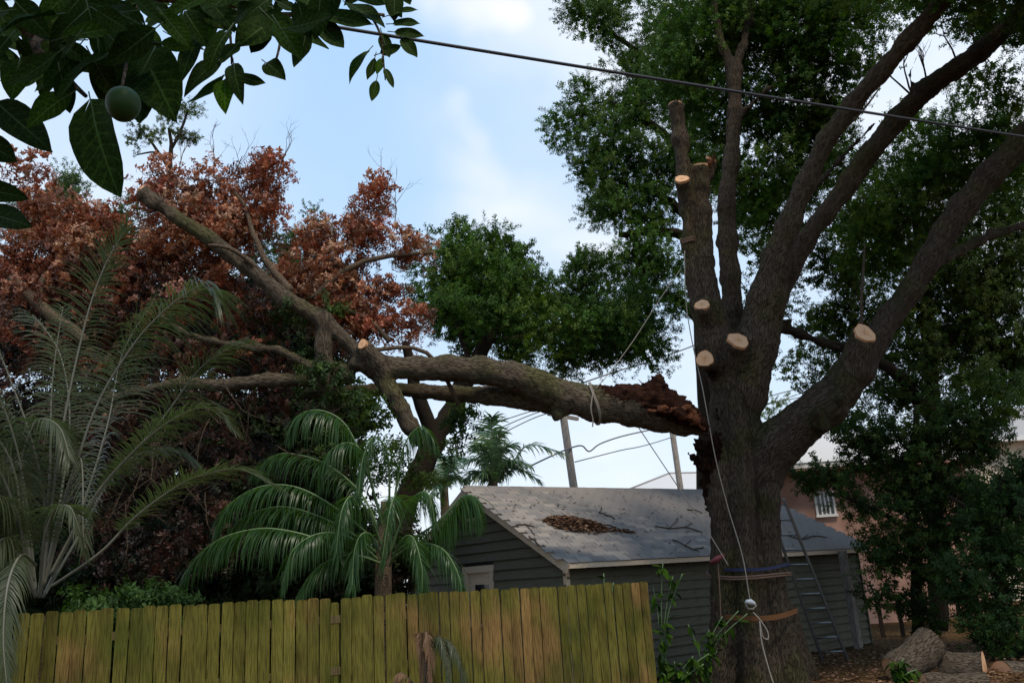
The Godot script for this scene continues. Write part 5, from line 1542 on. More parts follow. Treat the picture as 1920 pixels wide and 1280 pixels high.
	for f in [
		[[Vector3(-2.019,2.468,-12.6), Vector3(-2.563,2.601,-12.2), Vector3(-2.867,2.793,-12), Vector3(-3.29,2.929,-11.9), Vector3(-3.672,2.964,-11.85), Vector3(-4.126,2.861,-11.8), Vector3(-4.465,2.6,-11.8), Vector3(-4.632,2.298,-11.8)], 0.62, 88, 1.5],
		[[Vector3(-1.989,2.766,-12.6), Vector3(-2.21,3.679,-12.4), Vector3(-2.495,4.386,-12.3), Vector3(-2.835,4.636,-12.25), Vector3(-3.136,4.598,-12.2), Vector3(-3.289,4.38,-12.2)], 0.62, 70, 1.7],
		[[Vector3(-1.917,2.537,-12.6), Vector3(-1.578,2.732,-12.4), Vector3(-1.179,2.961,-12.3), Vector3(-0.883,3.238,-12.25), Vector3(-0.704,3.26,-12.2), Vector3(-0.639,3.032,-12.2)], 0.66, 66, 2.0],
		[[Vector3(-2.015,2.617,-12.6), Vector3(-2.602,3.169,-12.4), Vector3(-3.193,3.538,-12.3), Vector3(-3.716,3.588,-12.25), Vector3(-4.152,3.362,-12.2), Vector3(-4.331,3.039,-12.2)], 0.6, 76, 1.4],
		[[Vector3(-1.942,2.464,-12.6), Vector3(-1.53,2.651,-12.3), Vector3(-1.138,2.547,-12.1), Vector3(-0.925,2.177,-12), Vector3(-0.882,1.827,-12)], 0.55, 60, 1.5],
		[[Vector3(-2.017,2.543,-12.6), Vector3(-2.182,3.128,-12.2), Vector3(-2.347,3.334,-11.9), Vector3(-2.455,3.107,-11.7), Vector3(-2.508,2.545,-11.6)], 0.6, 60, 1.5],
		[[Vector3(-1.951,2.764,-12.6), Vector3(-1.814,3.6,-12.6), Vector3(-1.682,4.145,-12.6), Vector3(-1.436,4.371,-12.6), Vector3(-1.245,4.118,-12.6)], 0.5, 56, 1.5],
		[[Vector3(-2,2.616,-12.6), Vector3(-2.366,3.419,-12.8), Vector3(-2.968,3.961,-13), Vector3(-3.653,4.182,-13.1), Vector3(-4.093,3.975,-13.2)], 0.6, 66, 1.4],
		[[Vector3(-1.955,2.536,-12.5), Vector3(-1.813,3.09,-12), Vector3(-1.726,3.276,-11.7), Vector3(-1.773,3.05,-11.5), Vector3(-1.876,2.366,-11.4)], 0.5, 54, 1.4],
		[[Vector3(-2.019,2.468,-12.6), Vector3(-2.471,2.866,-12.5), Vector3(-2.986,3.155,-12.4), Vector3(-3.525,3.302,-12.4), Vector3(-4.06,3.146,-12.4), Vector3(-4.352,2.68,-12.4)], 0.6, 72, 1.5],
		[[Vector3(-1.983,2.69,-12.6), Vector3(-2.136,3.444,-12.4), Vector3(-2.247,3.964,-12.2), Vector3(-2.456,4.116,-12.1), Vector3(-2.702,3.964,-12), Vector3(-2.815,3.595,-12)], 0.56, 60, 1.6],
		[[Vector3(-1.983,2.69,-12.6), Vector3(-1.886,3.571,-12.3), Vector3(-1.907,4.005,-12.1), Vector3(-2.038,4.134,-11.9), Vector3(-2.174,3.827,-11.8), Vector3(-2.221,3.307,-11.7)], 0.5, 56, 1.6],
		[[Vector3(-1.956,2.539,-12.6), Vector3(-1.682,3.112,-12.4), Vector3(-1.458,3.344,-12.2), Vector3(-1.297,3.287,-12.1), Vector3(-1.231,2.912,-12.05)], 0.5, 54, 1.7],
		[[Vector3(-2.035,2.395,-12.6), Vector3(-2.412,2.774,-12.2), Vector3(-2.792,2.855,-11.9), Vector3(-3.103,2.654,-11.7), Vector3(-3.214,2.247,-11.6)], 0.55, 60, 1.5],
		[[Vector3(-1.988,2.389,-12.4), Vector3(-2.078,2.744,-12), Vector3(-2.188,2.813,-11.8), Vector3(-2.279,2.603,-11.7), Vector3(-2.3,2.124,-11.6)], 0.5, 50, 1.5],
		[[Vector3(-1.928,2.385,-12.4), Vector3(-1.688,2.725,-12.1), Vector3(-1.514,2.705,-11.9), Vector3(-1.404,2.344,-11.8), Vector3(-1.401,1.999,-11.8)], 0.48, 50, 1.5],
		[[Vector3(-1.989,2.391,-12.5), Vector3(-2.415,2.556,-12.2), Vector3(-2.815,2.433,-12), Vector3(-3.079,2.1,-11.9)], 0.5, 54, 1.4],
	]:
		var pts := []
		for p in f[0]:
			pts.append(p + off)
		frond(o, pts, f[1] * 1.12, int(f[2] * 1.5), f[3] * 1.5, 0.015, M.stalk_green, M.palm_green, 0.22, 0.25, 0.02)
	# palms beyond the shed
	for q in [["far_palm", "bushy green palm rising behind the shed ridge below the broken limb", [[925,905,25], [930,800], [900,850], [965,850], [880,870], [990,890], [945,830], [912,812], [870,905], [1055,870], [1010,915], [900,905], [965,880]]], ["far_palm", "dark palm behind the shed gable peak beside the leaning trunk", [[832,905,26], [838,850], [800,880], [870,865], [790,915], [868,900], [810,940], [770,880]]]]:
		var c: Array = q[2]
		var crown: Vector3
		if c[0][0] == 925:
			crown = Vector3(-0.802,4.853,-25)
		else:
			crown = Vector3(-2.344,4.898,-26)
		o = thing(q[0], q[1], "palm", Vector3(crown.x, GROUND, crown.z))
		st = begin(0)
		var h := crown.y - GROUND
		tube(st, [Vector3(0, -0.1, 0), Vector3(0.05, h * 0.5, 0), Vector3(0, h, 0)], [0.22, 0.16, 0.13], 10)
		build("trunk", st, M.bark_pale, o)
		for i in range(1, c.size()):
			var e := Vector3((c[i][0] - c[0][0]) / 64.0, (c[0][1] - c[i][1]) / 64.0 + 0.2, rng.randf_range(-0.9, 0.9))
			var mid := e * 0.55 + Vector3(0, 0.28 * e.length(), 0)
			frond(o, [Vector3(0, h - 0.1, 0), Vector3(0, h, 0) + mid * 0.5, Vector3(0, h, 0) + mid, Vector3(0, h, 0) + e], 0.75, 44, 0.8, 0.045, M.stalk_pale, M.palm_far, 0.15, 0.25, 0.03)
	# a seedling palm in front of the fence
	root = Vector3(-1.222,0.898,-10.4)
	o = thing("seedling_palm", "small palm with drooping green fans and dry brown sheath before the fence", "palm", Vector3(root.x, GROUND, root.z))
	off = -o.position
	st = begin(0)
	tube(st, [Vector3(0, -0.1, 0), Vector3(0, 0.5, 0), Vector3(-1.208,1.327,-10.4) + off], [0.07, 0.06, 0.03], 8)
	build("trunk", st, M.bark_pale, o)
	for f in [
		[[Vector3(-1.223,1.241,-10.4), Vector3(-1.106,1.441,-10.35), Vector3(-0.947,1.463,-10.3), Vector3(-0.817,1.258,-10.25), Vector3(-0.795,0.947,-10.25)], 0.34, 30, 2.2, M.palm_silver],
		[[Vector3(-1.223,1.241,-10.4), Vector3(-1.118,1.474,-10.3), Vector3(-1.021,1.503,-10.2), Vector3(-0.952,1.303,-10.15), Vector3(-0.937,0.972,-10.1)], 0.3, 28, 2.2, M.palm_silver],
		[[Vector3(-1.235,1.242,-10.4), Vector3(-1.239,1.51,-10.3), Vector3(-1.182,1.567,-10.25), Vector3(-1.147,1.367,-10.2), Vector3(-1.159,1.03,-10.2)], 0.26, 26, 2.2, M.palm_dry],
		[[Vector3(-1.237,1.184,-10.4), Vector3(-1.301,1.507,-10.4), Vector3(-1.281,1.538,-10.35), Vector3(-1.258,1.309,-10.3), Vector3(-1.281,0.97,-10.3)], 0.22, 22, 2.0, M.palm_dry],
		[[Vector3(-1.295,0.89,-10.5), Vector3(-1.444,1.071,-10.5), Vector3(-1.547,1.124,-10.5), Vector3(-1.588,0.965,-10.5)], 0.2, 20, 1.6, M.palm_dry],
	]:
		var pts := []
		for p in f[0]:
			pts.append(p + off)
		frond(o, pts, f[1] * 0.9, int(f[2] * 1.6), f[3], 0.013, M.bark_pale, f[4], 0.2, 0.1, 0.009)

func hanging(a: Vector3, b: Vector3, sag: float, n := 14) -> Array:
	var out := []
	for i in n + 1:
		var u := float(i) / n
		out.append(a.lerp(b, u) - Vector3(0, 4 * sag * u * (1 - u), 0))
	return out

func wires() -> void:
	var st := begin(0)
	tube(st, hanging(Vector3(-2.477,6.93,-6) * 1.9 - Vector3(8.017,7.286,-10.5) * 0.9, Vector3(8.017,7.286,-10.5) * 1.5 - Vector3(-2.477,6.93,-6) * 0.5, 0.1, 40), [0.016], 8)
	tag(build("overhead_cable", st, M.cable_black, self), "thick black overhead cable slanting across the sky and limbs", "cable")
	for q in [["weathered utility pole behind the shed under the broken limb", Vector3(1.857,4.68,-30), Vector3(1.64,7.902,-30), 0.165, true], ["grey utility pole behind the shed nearest the big trunk", Vector3(6.653,4.927,-36), Vector3(6.543,8.543,-36), 0.15, false]]:
		var o := thing("utility_pole", q[0], "pole", Vector3(q[1].x, GROUND, q[1].z))
		var lean: Vector3 = (q[2] - q[1]) / (q[2].y - q[1].y)
		var h: float = q[2].y - GROUND
		st = begin(0)
		var foot: Vector3 = q[1] + lean * (GROUND - q[1].y) - o.position
		tube(st, [foot, foot + lean * h * 0.5, foot + lean * h], [q[3], q[3] * 0.9, q[3] * 0.8], 12)
		build("shaft", st, M.pole_wood, o)
		st = begin(-1)
		box(st, Vector3(-0.9, -0.06, -0.05), Vector3(0.9, 0.06, 0.05), Transform3D(Basis(Vector3.UP, 0.9), foot + lean * (h - 0.3)))
		build("crossarm", st, M.pole_wood, o)
	var lines := [
		["sagging wire with a kink crossing behind the utility poles", [Vector3(0.181,5.714,-29), Vector3(1.225,6.178,-29.4), Vector3(1.921,6.469,-29.9), Vector3(2.25,6.501,-30), Vector3(2.494,6.325,-30.2), Vector3(2.924,6.612,-30.5), Vector3(3.835,6.988,-31.5), Vector3(5.449,7.598,-34), Vector3(6.822,8.179,-36), Vector3(15.212,10.583,-45)], 0.028],
		["thin straight wire below the kinked one", [Vector3(1.941,5.955,-30), Vector3(3.744,6.53,-32), Vector3(5.886,7.254,-35), Vector3(12.862,10.152,-45), Vector3(18.933,12.278,-50)], 0.02],
		["highest of three parallel wires at the left of the poles", [Vector3(-3.037,8.151,-38), Vector3(-1.019,8.563,-36), Vector3(0.753,8.489,-33), Vector3(1.659,8.154,-30)], 0.022],
		["middle one of three parallel wires left of the poles", [Vector3(-2.932,7.808,-38), Vector3(-0.919,8.303,-36), Vector3(0.657,8.324,-33), Vector3(1.685,7.996,-30)], 0.022],
		["lowest of three parallel wires at the left of the poles", [Vector3(-2.704,7.554,-38), Vector3(-0.819,8.067,-36), Vector3(0.753,8.19,-33), Vector3(1.692,7.841,-30)], 0.022],
		["dark wire running through the gap above the torn wood", [Vector3(2.129,8.486,-29), Vector3(3.585,9.093,-30), Vector3(4.975,9.636,-31), Vector3(7.014,10.608,-33), Vector3(11.433,13.02,-38)], 0.028],
		["wire seen below the crook of the heavy limb", [Vector3(10.954,9.465,-40), Vector3(13.167,10.273,-42), Vector3(16.622,11.343,-45), Vector3(23.643,13.555,-50)], 0.028],
	]
	for l in lines:
		st = begin(0)
		tube(st, smooth(l[1], 5), [l[2]], 5)
		tag(build("power_line", st, M.wire_grey, self), l[0], "wire", "utility wires behind the shed")

func rope_line(label: String, pts: Array, r: float, material: Material, called := "rope") -> void:
	var st := begin(0)
	tube(st, smooth(pts, 5), [r], 6)
	tag(build(called, st, material, self), label, "rope" if called == "rope" else "strap")

func loop_round(label: String, center: Vector3, radius: Vector2, tilt: Vector3, r: float, material: Material, called: String, turns := 1, band := 0.0) -> void:
	var st := begin(0)
	var y := tilt.normalized()
	var x := y.cross(Vector3(0, 0, 1)).normalized()
	var z := x.cross(y)
	if band > 0.0:
		for k in 40:
			var p := []
			for e in [[k, band], [k + 1, band], [k + 1, -band], [k, -band]]:
				var w: float = TAU * e[0] / 40
				p.append(center + (x * cos(w) * radius.x + z * sin(w) * radius.y) * (1.0 + 0.015 * sin(w * 5)) + y * (e[1] + 0.02 * sin(w * 3)))
			quad(st, p[0], p[1], p[2], p[3])
	else:
		var path := []
		for k in 40 * turns + 1:
			var w: float = TAU * k / 40
			path.append(center + (x * cos(w) * radius.x + z * sin(w) * radius.y) * (1.0 + 0.02 * sin(w * 3)) + y * (0.03 * sin(w * 2) + float(k) / 40 * r * 2.1))
		tube(st, path, [r], 6)
	tag(build(called, st, material, self), label, "rope" if called == "rope" else "strap")

func ropes() -> void:
	loop_round("reddish rope wound round the topped stem high on the tree", Vector3(3.355,7.851,-14.7), Vector2(0.135, 0.14), Vector3(0.1, 1, 0.05), 0.016, M.rope_brown, "rope", 3)
	rope_line("long pale rope running down the front of the trunk", [Vector3(3.247,7.661,-14.55), Vector3(3.128,6.696,-14.4), Vector3(3.137,5.893,-14.35), Vector3(3.208,5.02,-14.3), Vector3(3.248,3.904,-14.2), Vector3(3.356,3.022,-14.2), Vector3(3.476,2.25,-14.15), Vector3(3.504,1.631,-14.15), Vector3(3.506,1.495,-14.1)], 0.009, M.rope)
	rope_line("thin rope slanting from the topped stem down to the broken limb", [Vector3(3.139,7.325,-14.6), Vector3(2.642,6.678,-14.4), Vector3(2.12,5.965,-14.2), Vector3(1.68,5.421,-14), Vector3(1.333,5.026,-13.7)], 0.007, M.rope)
	loop_round("pale rope tied round the middle of the broken limb", Vector3(1.286,4.831,-14), Vector2(0.36, 0.36), Vector3(1, 0.12, 0.0), 0.010, M.rope, "rope", 2)
	rope_line("loose end of rope hanging under the broken limb", [Vector3(1.268,4.95,-13.62), Vector3(1.211,4.688,-13.62), Vector3(1.233,4.496,-13.68), Vector3(1.217,4.395,-13.7)], 0.012, M.rope)
	rope_line("thin rope from the underside of the broken limb to the trunk", [Vector3(1.992,4.452,-14.1), Vector3(2.424,3.69,-14.2), Vector3(2.95,2.753,-14.3), Vector3(3.114,2.401,-14.25), Vector3(3.245,2.099,-14.2)], 0.008, M.rope)
	loop_round("dark blue webbing strap round the trunk", Vector3(3.754,2.028,-15), Vector2(0.665, 0.80), Vector3(-0.02, 1, 0.0), 0.02, M.strap_blue, "strap", 1, 0.025)
	loop_round("thick brown rope slung round the trunk below the blue strap", Vector3(3.737,1.907,-15), Vector2(0.675, 0.815), Vector3(0.05, 1, 0.05), 0.017, M.rope_brown, "rope", 2)
	loop_round("orange webbing strap round the trunk base", Vector3(3.736,1.304,-15), Vector2(0.70, 0.86), Vector3(-0.02, 1, 0.02), 0.02, M.strap_orange, "strap", 1, 0.04)
	var o := thing("rope_coil", "white cloth and coiled white rope hung at the trunk front", "rope", Vector3(3.495,1.471,-14.1))
	var st := begin(0)
	var path := []
	for k in 70:
		var w := TAU * k / 16.0
		path.append(Vector3(0.07 * cos(w), 0.05 * sin(w), 0.02 * sin(w * 0.31)) + in_ball() * 0.012)
	tube(st, path, [0.013], 5)
	build("coil", st, M.rope, o)
	st = begin(0)
	var ball := []
	tube(st, [Vector3(-0.09, 0.04, 0.02), Vector3(-0.06, 0.06, 0.03), Vector3(0, 0.055, 0.04), Vector3(0.05, 0.03, 0.03), Vector3(0.07, 0.0, 0.02)], [0.01, 0.035, 0.045, 0.03, 0.01], 9)
	build("cloth", st, M.cloth_white, o)
	rope_line("pale looped rope hanging from the coil to the ground", [Vector3(3.51,1.368,-14.05), Vector3(3.603,1.229,-14), Vector3(3.679,1.067,-14), Vector3(3.665,0.966,-14), Vector3(3.584,1.019,-13.98), Vector3(3.573,1.232,-13.98), Vector3(3.552,0.96,-13.95), Vector3(3.577,0.653,-13.9), Vector3(3.628,0.314,-13.85), Vector3(3.738,-0.096,-13.8)], 0.011, M.rope)
	rope_line("thin brown rope hanging down the shaded side of the trunk", [Vector3(3.113,2.151,-14.35), Vector3(3.091,1.86,-14.3), Vector3(3.044,1.29,-14.3), Vector3(2.992,0.812,-14.3)], 0.010, M.rope_brown)
	st = begin(0)
	tube(st, [Vector3(3,2.15,-14.35), Vector3(3.096,2.209,-14.28), Vector3(3.21,2.269,-14.25)], [0.035, 0.05, 0.03], 8)
	tag(build("ratchet", st, M.strap_red, self), "red tightening buckle of the straps on the trunk", "buckle")

func ladder() -> void:
	var o := thing("ladder", "grey metal ladder leaning behind the trunk against the shed", "ladder", Vector3(5.752,0.277,-17.2))
	var off := -o.position
	var rail := [[Vector3(5.883,0.286,-17), Vector3(4.752,3.205,-15.75)], [Vector3(5.534,0.239,-17.35), Vector3(4.481,3.24,-15.95)]]
	for r in rail:
		var st := begin(-1)
		var a: Vector3 = r[0] + off
		var b: Vector3 = r[1] + off
		var y := (b - a).normalized()
		var x := y.cross(Vector3(0, 0, 1)).normalized()
		box(st, Vector3(-0.018, 0, -0.035), Vector3(0.018, (b - a).length(), 0.035), Transform3D(Basis(x, y, x.cross(y)), a))
		build("rail", st, M.ladder_metal, o)
	for i in 11:
		var u := (i + 0.6) / 11.0
		var st := begin(0)
		tube(st, [rail[0][0].lerp(rail[0][1], u) + off, rail[1][0].lerp(rail[1][1], u) + off], [0.017], 8)
		build("rung", st, M.ladder_metal, o)

func scatter(called: String, label: String, category: String, count: int, place: Callable, leaf: Mesh, tones: Array, parent: Node3D = self) -> void:
	var mm := MultiMesh.new()
	mm.transform_format = MultiMesh.TRANSFORM_3D
	mm.use_colors = true
	mm.mesh = leaf
	mm.instance_count = count
	for i in count:
		mm.set_instance_transform(i, place.call())
		mm.set_instance_color(i, tones[rng.randi() % tones.size()] * rng.randf_range(0.6, 1.3))
	var m := MultiMeshInstance3D.new()
	m.name = numbered(called)
	m.multimesh = mm
	m.material_override = M.leaf_litter
	parent.add_child(m)
	m.set_meta("label", label)
	m.set_meta("category", category)
	stuff(m)

func log_piece(label: String, a: Vector3, b: Vector3, r: float) -> void:
	var mid := (a + b) * 0.5
	var o := thing("cut_log", label, "log", mid, "sawn logs in a heap at the tree")
	var st := begin(0)
	var path := []
	var radii := []
	for i in 7:
		path.append(a.lerp(b, i / 6.0) - mid + Vector3(0, 0.02 * sin(i * 1.3), 0))
		radii.append(r * (1.0 + 0.05 * sin(i * 2.1 + a.x)))
	var ax := (b - a).normalized()
	var sx := ax.cross(Vector3.UP).normalized()
	for i in 6:
		for k in 18:
			for q in [[0, 0], [0, 1], [1, 1], [0, 0], [1, 1], [1, 0]]:
				var w: float = TAU * (k + q[1]) / 18
				var j: int = i + q[0]
				st.set_uv(Vector2((k + q[1]) / 18.0 * 3.0, (a.distance_to(b)) * j / 6.0 * 1.0 + a.x))
				st.add_vertex(path[j] + (sx * cos(w) + sx.cross(ax) * -sin(w)) * radii[j] * (1.0 + 0.025 * sin(5 * w + j)))
	build("bark", st, M.bark_lying, o)
	for e in [[a, b, radii[0]], [b, a, radii[6]]]:
		var n: Vector3 = (e[0] - e[1]).normalized()
		var x := n.cross(Vector3.UP).normalized()
		var f := begin(-1)
		var c: Vector3 = e[0] - mid + (Vector3(0, 0, 0) if e[0] == a else Vector3(0, 0.02 * sin(7.8), 0))
		for k in 18:
			for q in [[0.0, 0], [1.0, k], [1.0, k + 1]]:
				var w: float = TAU * q[1] / 18
				f.set_uv(Vector2(0.5, 0.5) + Vector2(cos(w), sin(w)) * 0.48 * q[0])
				f.add_vertex(c + n * 0.003 + (x * cos(w) + x.cross(n) * sin(w)) * e[2] * 0.99 * q[0])
		build("cut_face", f, M.sawn_wood, o)

func logs_and_litter() -> void:
	log_piece("thick log tilted up with its cut end against the others", Vector3(5.737,0.299,-14.5), Vector3(6.482,0.696,-14.7), 0.27)
	log_piece("log lying behind the low one with its pale end turned right", Vector3(6.635,0.255,-14.9), Vector3(7.172,0.241,-14.55), 0.28)
	log_piece("log at the far right edge of the heap", Vector3(7.442,0.109,-14.6), Vector3(8.529,-0.011,-14.9), 0.26)
	log_piece("low log lying in front of the heap", Vector3(5.776,0.193,-13.6), Vector3(6.627,0.169,-13.5), 0.19)
	var st := begin(-1)
	blade(st, Vector3.ZERO, Vector3(1, 0.1, 0).normalized(), Vector3.UP, 0.085, 0.04, 0.3, 0.2, 2)
	st.generate_normals()
	var leaf: Mesh = st.commit()
	var browns := [Color(0.17, 0.09, 0.05), Color(0.13, 0.065, 0.04), Color(0.24, 0.15, 0.09), Color(0.09, 0.05, 0.035)]
	# the heap on the roof
	var c0 := Vector3(0.993,3.03,-16.873)
	var ex := Vector3(1.619,2.84,-16.887) - c0
	var ey := Vector3(0.676,3.241,-17.138) - c0
	var nrm := ex.cross(ey).normalized()
	if nrm.y < 0:
		nrm = -nrm
	var side := Vector3(0.804, 0, -0.595)
	var up := nrm.cross(side).normalized()
	if up.y < 0:
		up = -up
	var heap := func() -> Transform3D:
		var w := rng.randf() * TAU
		var r := sqrt(rng.randf()) * (1.0 + 0.16 * lumps.get_noise_2d(cos(w) * 3, sin(w) * 3))
		var u := r * cos(w) * 0.62
		var v := r * sin(w) * 0.42
		if rng.randf() < 0.22:
			u = rng.randf_range(-0.1, 1.0)
			v = -0.12 - u * 0.28 + rng.randf_range(-0.1, 0.1)
			r = 1.0
		var b := Basis(Vector3.UP, rng.randf() * TAU) * Basis(Vector3.RIGHT, rng.randf_range(-0.8, 0.8))
		return Transform3D(b, c0 + side * (u - v * 0.35) + up * v + nrm * (0.03 + 0.09 * maxf(0.0, 1.0 - r * r) * rng.randf()))
	scatter("leaf_heap", "heap of brown dead leaves lying on the shed roof", "leaves", 1500, heap, leaf, browns)
	# single leaves and broken sticks on the roof
	var strewn := func() -> Transform3D:
		var a := rng.randf_range(0.2, 8.3)
		var v := rng.randf_range(0.1, 3.3)
		return Transform3D(Basis(Vector3.UP, rng.randf() * TAU) * Basis(Vector3.RIGHT, rng.randf_range(-0.4, 0.4)), Vector3(0.711, 2.304, -15.0) + side * a + up * v + nrm * 0.045)
	scatter("strewn_leaves", "loose dead leaves strewn over the shingles of the shed roof", "leaves", 240, strewn, leaf, browns)
	var sticks := [
		["forked dead twig on the shingles near the barge board", [Vector3(-0.134,3.058,-16.025), Vector3(0.033,3.066,-16.168), Vector3(0.199,3.017,-16.175)], [[Vector3(0.033,3.066,-16.168), Vector3(0.133,2.941,-15.945), Vector3(0.203,2.841,-15.762)]]],
		["thin dead twig lower on the shingles near the barge board", [Vector3(0.085,2.813,-15.607), Vector3(0.193,2.726,-15.482), Vector3(0.242,2.643,-15.322)], []],
		["dark bent stick above the leaf heap on the roof", [Vector3(1.56,3.328,-17.918), Vector3(1.746,3.248,-17.866), Vector3(1.884,3.169,-17.781)], [[Vector3(1.583,3.328,-17.935), Vector3(1.651,3.395,-18.142), Vector3(1.66,3.463,-18.31)]]],
		["short dark stick just right of the leaf heap", [Vector3(1.589,3.049,-17.278), Vector3(1.724,3.01,-17.286), Vector3(1.836,2.971,-17.277)], []],
		["long forked twig lying mid roof towards the trunk", [Vector3(2.718,2.977,-17.944), Vector3(2.999,2.921,-18.02), Vector3(3.391,2.938,-18.349), Vector3(3.733,2.804,-18.284)], [[Vector3(2.999,2.921,-18.02), Vector3(3.251,3.071,-18.558), Vector3(3.365,3.176,-18.893)], [Vector3(3.391,2.938,-18.349), Vector3(3.652,3.037,-18.777)]]],
		["crooked branch at the eave beside the trunk", [Vector3(2.937,2.659,-17.353), Vector3(3.142,2.538,-17.219), Vector3(3.264,2.445,-17.088), Vector3(3.531,2.479,-17.366)], [[Vector3(3.142,2.538,-17.219), Vector3(3.346,2.646,-17.624)], [Vector3(3.264,2.445,-17.088), Vector3(3.377,2.397,-17.057)]]],
		["dead branch on the roof right of the trunk", [Vector3(5.874,2.669,-19.548), Vector3(6.19,2.581,-19.574), Vector3(6.664,2.646,-20.079), Vector3(6.912,2.585,-20.118)], [[Vector3(6.19,2.581,-19.574), Vector3(6.478,2.679,-20.018)], [Vector3(6.024,2.638,-19.587), Vector3(6.202,2.713,-19.895)]]],
		["small twig high on the roof left of the trunk", [Vector3(3.739,3.385,-19.663), Vector3(3.93,3.354,-19.733), Vector3(4.036,3.281,-19.638)], []],
	]
	for q in sticks:
		var list: Array = q[1]
		var o := thing("stick", q[0], "stick", list[0], "broken sticks on the shed roof")
		for p in [list] + q[2]:
			var path := []
			for x in smooth(p, 3):
				path.append(x - list[0] + in_ball() * 0.015)
			st = begin(0)
			tube(st, path, [0.013 if p == list else 0.008], 5)
			build("twig", st, M.bark_thin, o)
	# litter on the ground round the trunk
	var floor_litter := func() -> Transform3D:
		var p := Vector3(rng.randf_range(0.5, 10), GROUND + rng.randf_range(0.0, 0.07), rng.randf_range(-19.5, -12.5))
		return Transform3D(Basis(Vector3.UP, rng.randf() * TAU) * Basis(Vector3.RIGHT, rng.randf_range(-0.7, 0.7)), p)
	scatter("fallen_leaves", "brown fallen leaves covering the ground round the trunk", "leaves", 6000, floor_litter, leaf, browns)
	# broad-leaved plants at the foot of the trunk
	for q in [
		["tall_weed", "slender broad-leaved plant between fence end and trunk", Vector3(2.069,0.316,-14.3), [Vector3(2.216,2.205,-14.3), Vector3(2.498,2.02,-14.2), Vector3(2.036,1.84,-14.4), Vector3(2.357,1.988,-14.3)], 13],
		["low_weed", "low leafy plant at the end of the fence", Vector3(2.117,0.319,-13.6), [Vector3(2.128,0.765,-13.6), Vector3(2.415,0.823,-13.6), Vector3(2.56,0.702,-13.6), Vector3(1.913,0.628,-13.6), Vector3(2.292,0.616,-13.5), Vector3(2.677,0.838,-13.7)], 12],
		["arching_weed", "arching leafy shoot in front of the trunk", Vector3(2.606,0.255,-13.9), [Vector3(2.989,1.349,-13.9), Vector3(3.234,1.415,-13.85), Vector3(3.355,1.37,-13.8), Vector3(2.441,1.264,-13.9), Vector3(2.759,1.167,-13.9), Vector3(2.823,0.86,-13.8)], 10],
		["log_weed", "small green weed growing against the tilted log", Vector3(5.567,0.069,-14), [Vector3(5.489,0.532,-14), Vector3(5.699,0.558,-14), Vector3(5.873,0.394,-14), Vector3(5.7,0.36,-13.9)], 12],
		["fence_weed", "young shoots rising just behind the fence's last boards", Vector3(1.103,1.754,-13.2), [Vector3(1.149,2.095,-13.2), Vector3(0.922,1.955,-13.2), Vector3(1.28,1.956,-13.2)], 3],
	]:
		var o := thing(q[0], q[1], "plant", Vector3(q[2].x, GROUND, q[2].z))
		for t in q[3]:
			st = begin(0)
			var e: Vector3 = t - o.position
			var bow := Vector3(e.x * 0.25, e.y * 0.6, e.z * 0.3)
			var path := smooth([Vector3(rng.randf_range(-0.05, 0.05), -0.05, 0), bow, e], 6)
			tube(st, path, [0.009], 5)
			var stem := build("stem", st, M.stalk_green, o)
			for i in q[4]:
				var u := 1.0 - pow(rng.randf(), 1.3) * 0.75
				var p: Vector3 = path[int(u * (path.size() - 1))]
				st = begin(0)
				var d := (in_ball() + Vector3(0, -0.35, 0.2)).normalized()
				blade(st, p, d, (Vector3.UP + in_ball() * 0.5).normalized(), rng.randf_range(0.13, 0.25), rng.randf_range(0.07, 0.12), 0.2, 0.3, 4)
				build("leaf", st, M["big_leaf%d" % [1, 4, 3, 1][i % 4]], stem)

# ------------------------------------------------------------------ the fruit tree over the camera

func big_leaf(parent: Node3D, base: Vector3, tip: Vector3, width: float, facing: Vector3, material: Material) -> void:
	var st := begin(0)
	var d := tip - base
	var length := d.length()
	d /= length
	var side := d.cross(facing).normalized()
	var up := side.cross(d).normalized()
	var rows := 9
	var prev := []
	var bend := rng.randf_range(-0.26, 0.3)
	for r in rows + 1:
		var u := float(r) / rows
		var w := width * 0.5 * pow(sin(PI * pow(u, 0.86)), 0.8) * (1.0 - 0.12 * u)
		if r == 0 or r == rows:
			w = 0.0
		var mid := base + d * length * u + up * bend * length * (4 * u * (1 - u)) * 0.4
		var wave := 0.06 * width * sin(u * 9.0 + base.x * 30)
		var now := [mid + side * w + up * (w * 0.28 + wave), mid + side * w * 0.5 + up * w * 0.10, mid, mid - side * w * 0.5 + up * w * 0.10, mid - side * w + up * (w * 0.28 - wave)]
		if r > 0:
			for k in 4:
				for e in ([[0, k], [1, k + 1], [1, k]] if r == 1 else [[0, k], [0, k + 1], [1, k + 1], [0, k], [1, k + 1], [1, k]]):
					st.set_uv(Vector2(e[1] / 4.0, u - (1 - e[0]) / float(rows)))
					st.add_vertex((prev if e[0] == 0 else now)[e[1]])
		prev = now
	var leaf := build("leaf", st, material, parent)
	st = begin(0)
	tube(st, [base - d * 0.02, base.lerp(tip, 0.3) + up * bend * length * 0.336, base.lerp(tip, 0.6) + up * bend * length * 0.384, base.lerp(tip, 0.92) + up * bend * length * 0.118], [0.0016, 0.0013, 0.0009, 0.0004], 5)
	build("midrib", st, M.leaf_vein, leaf)

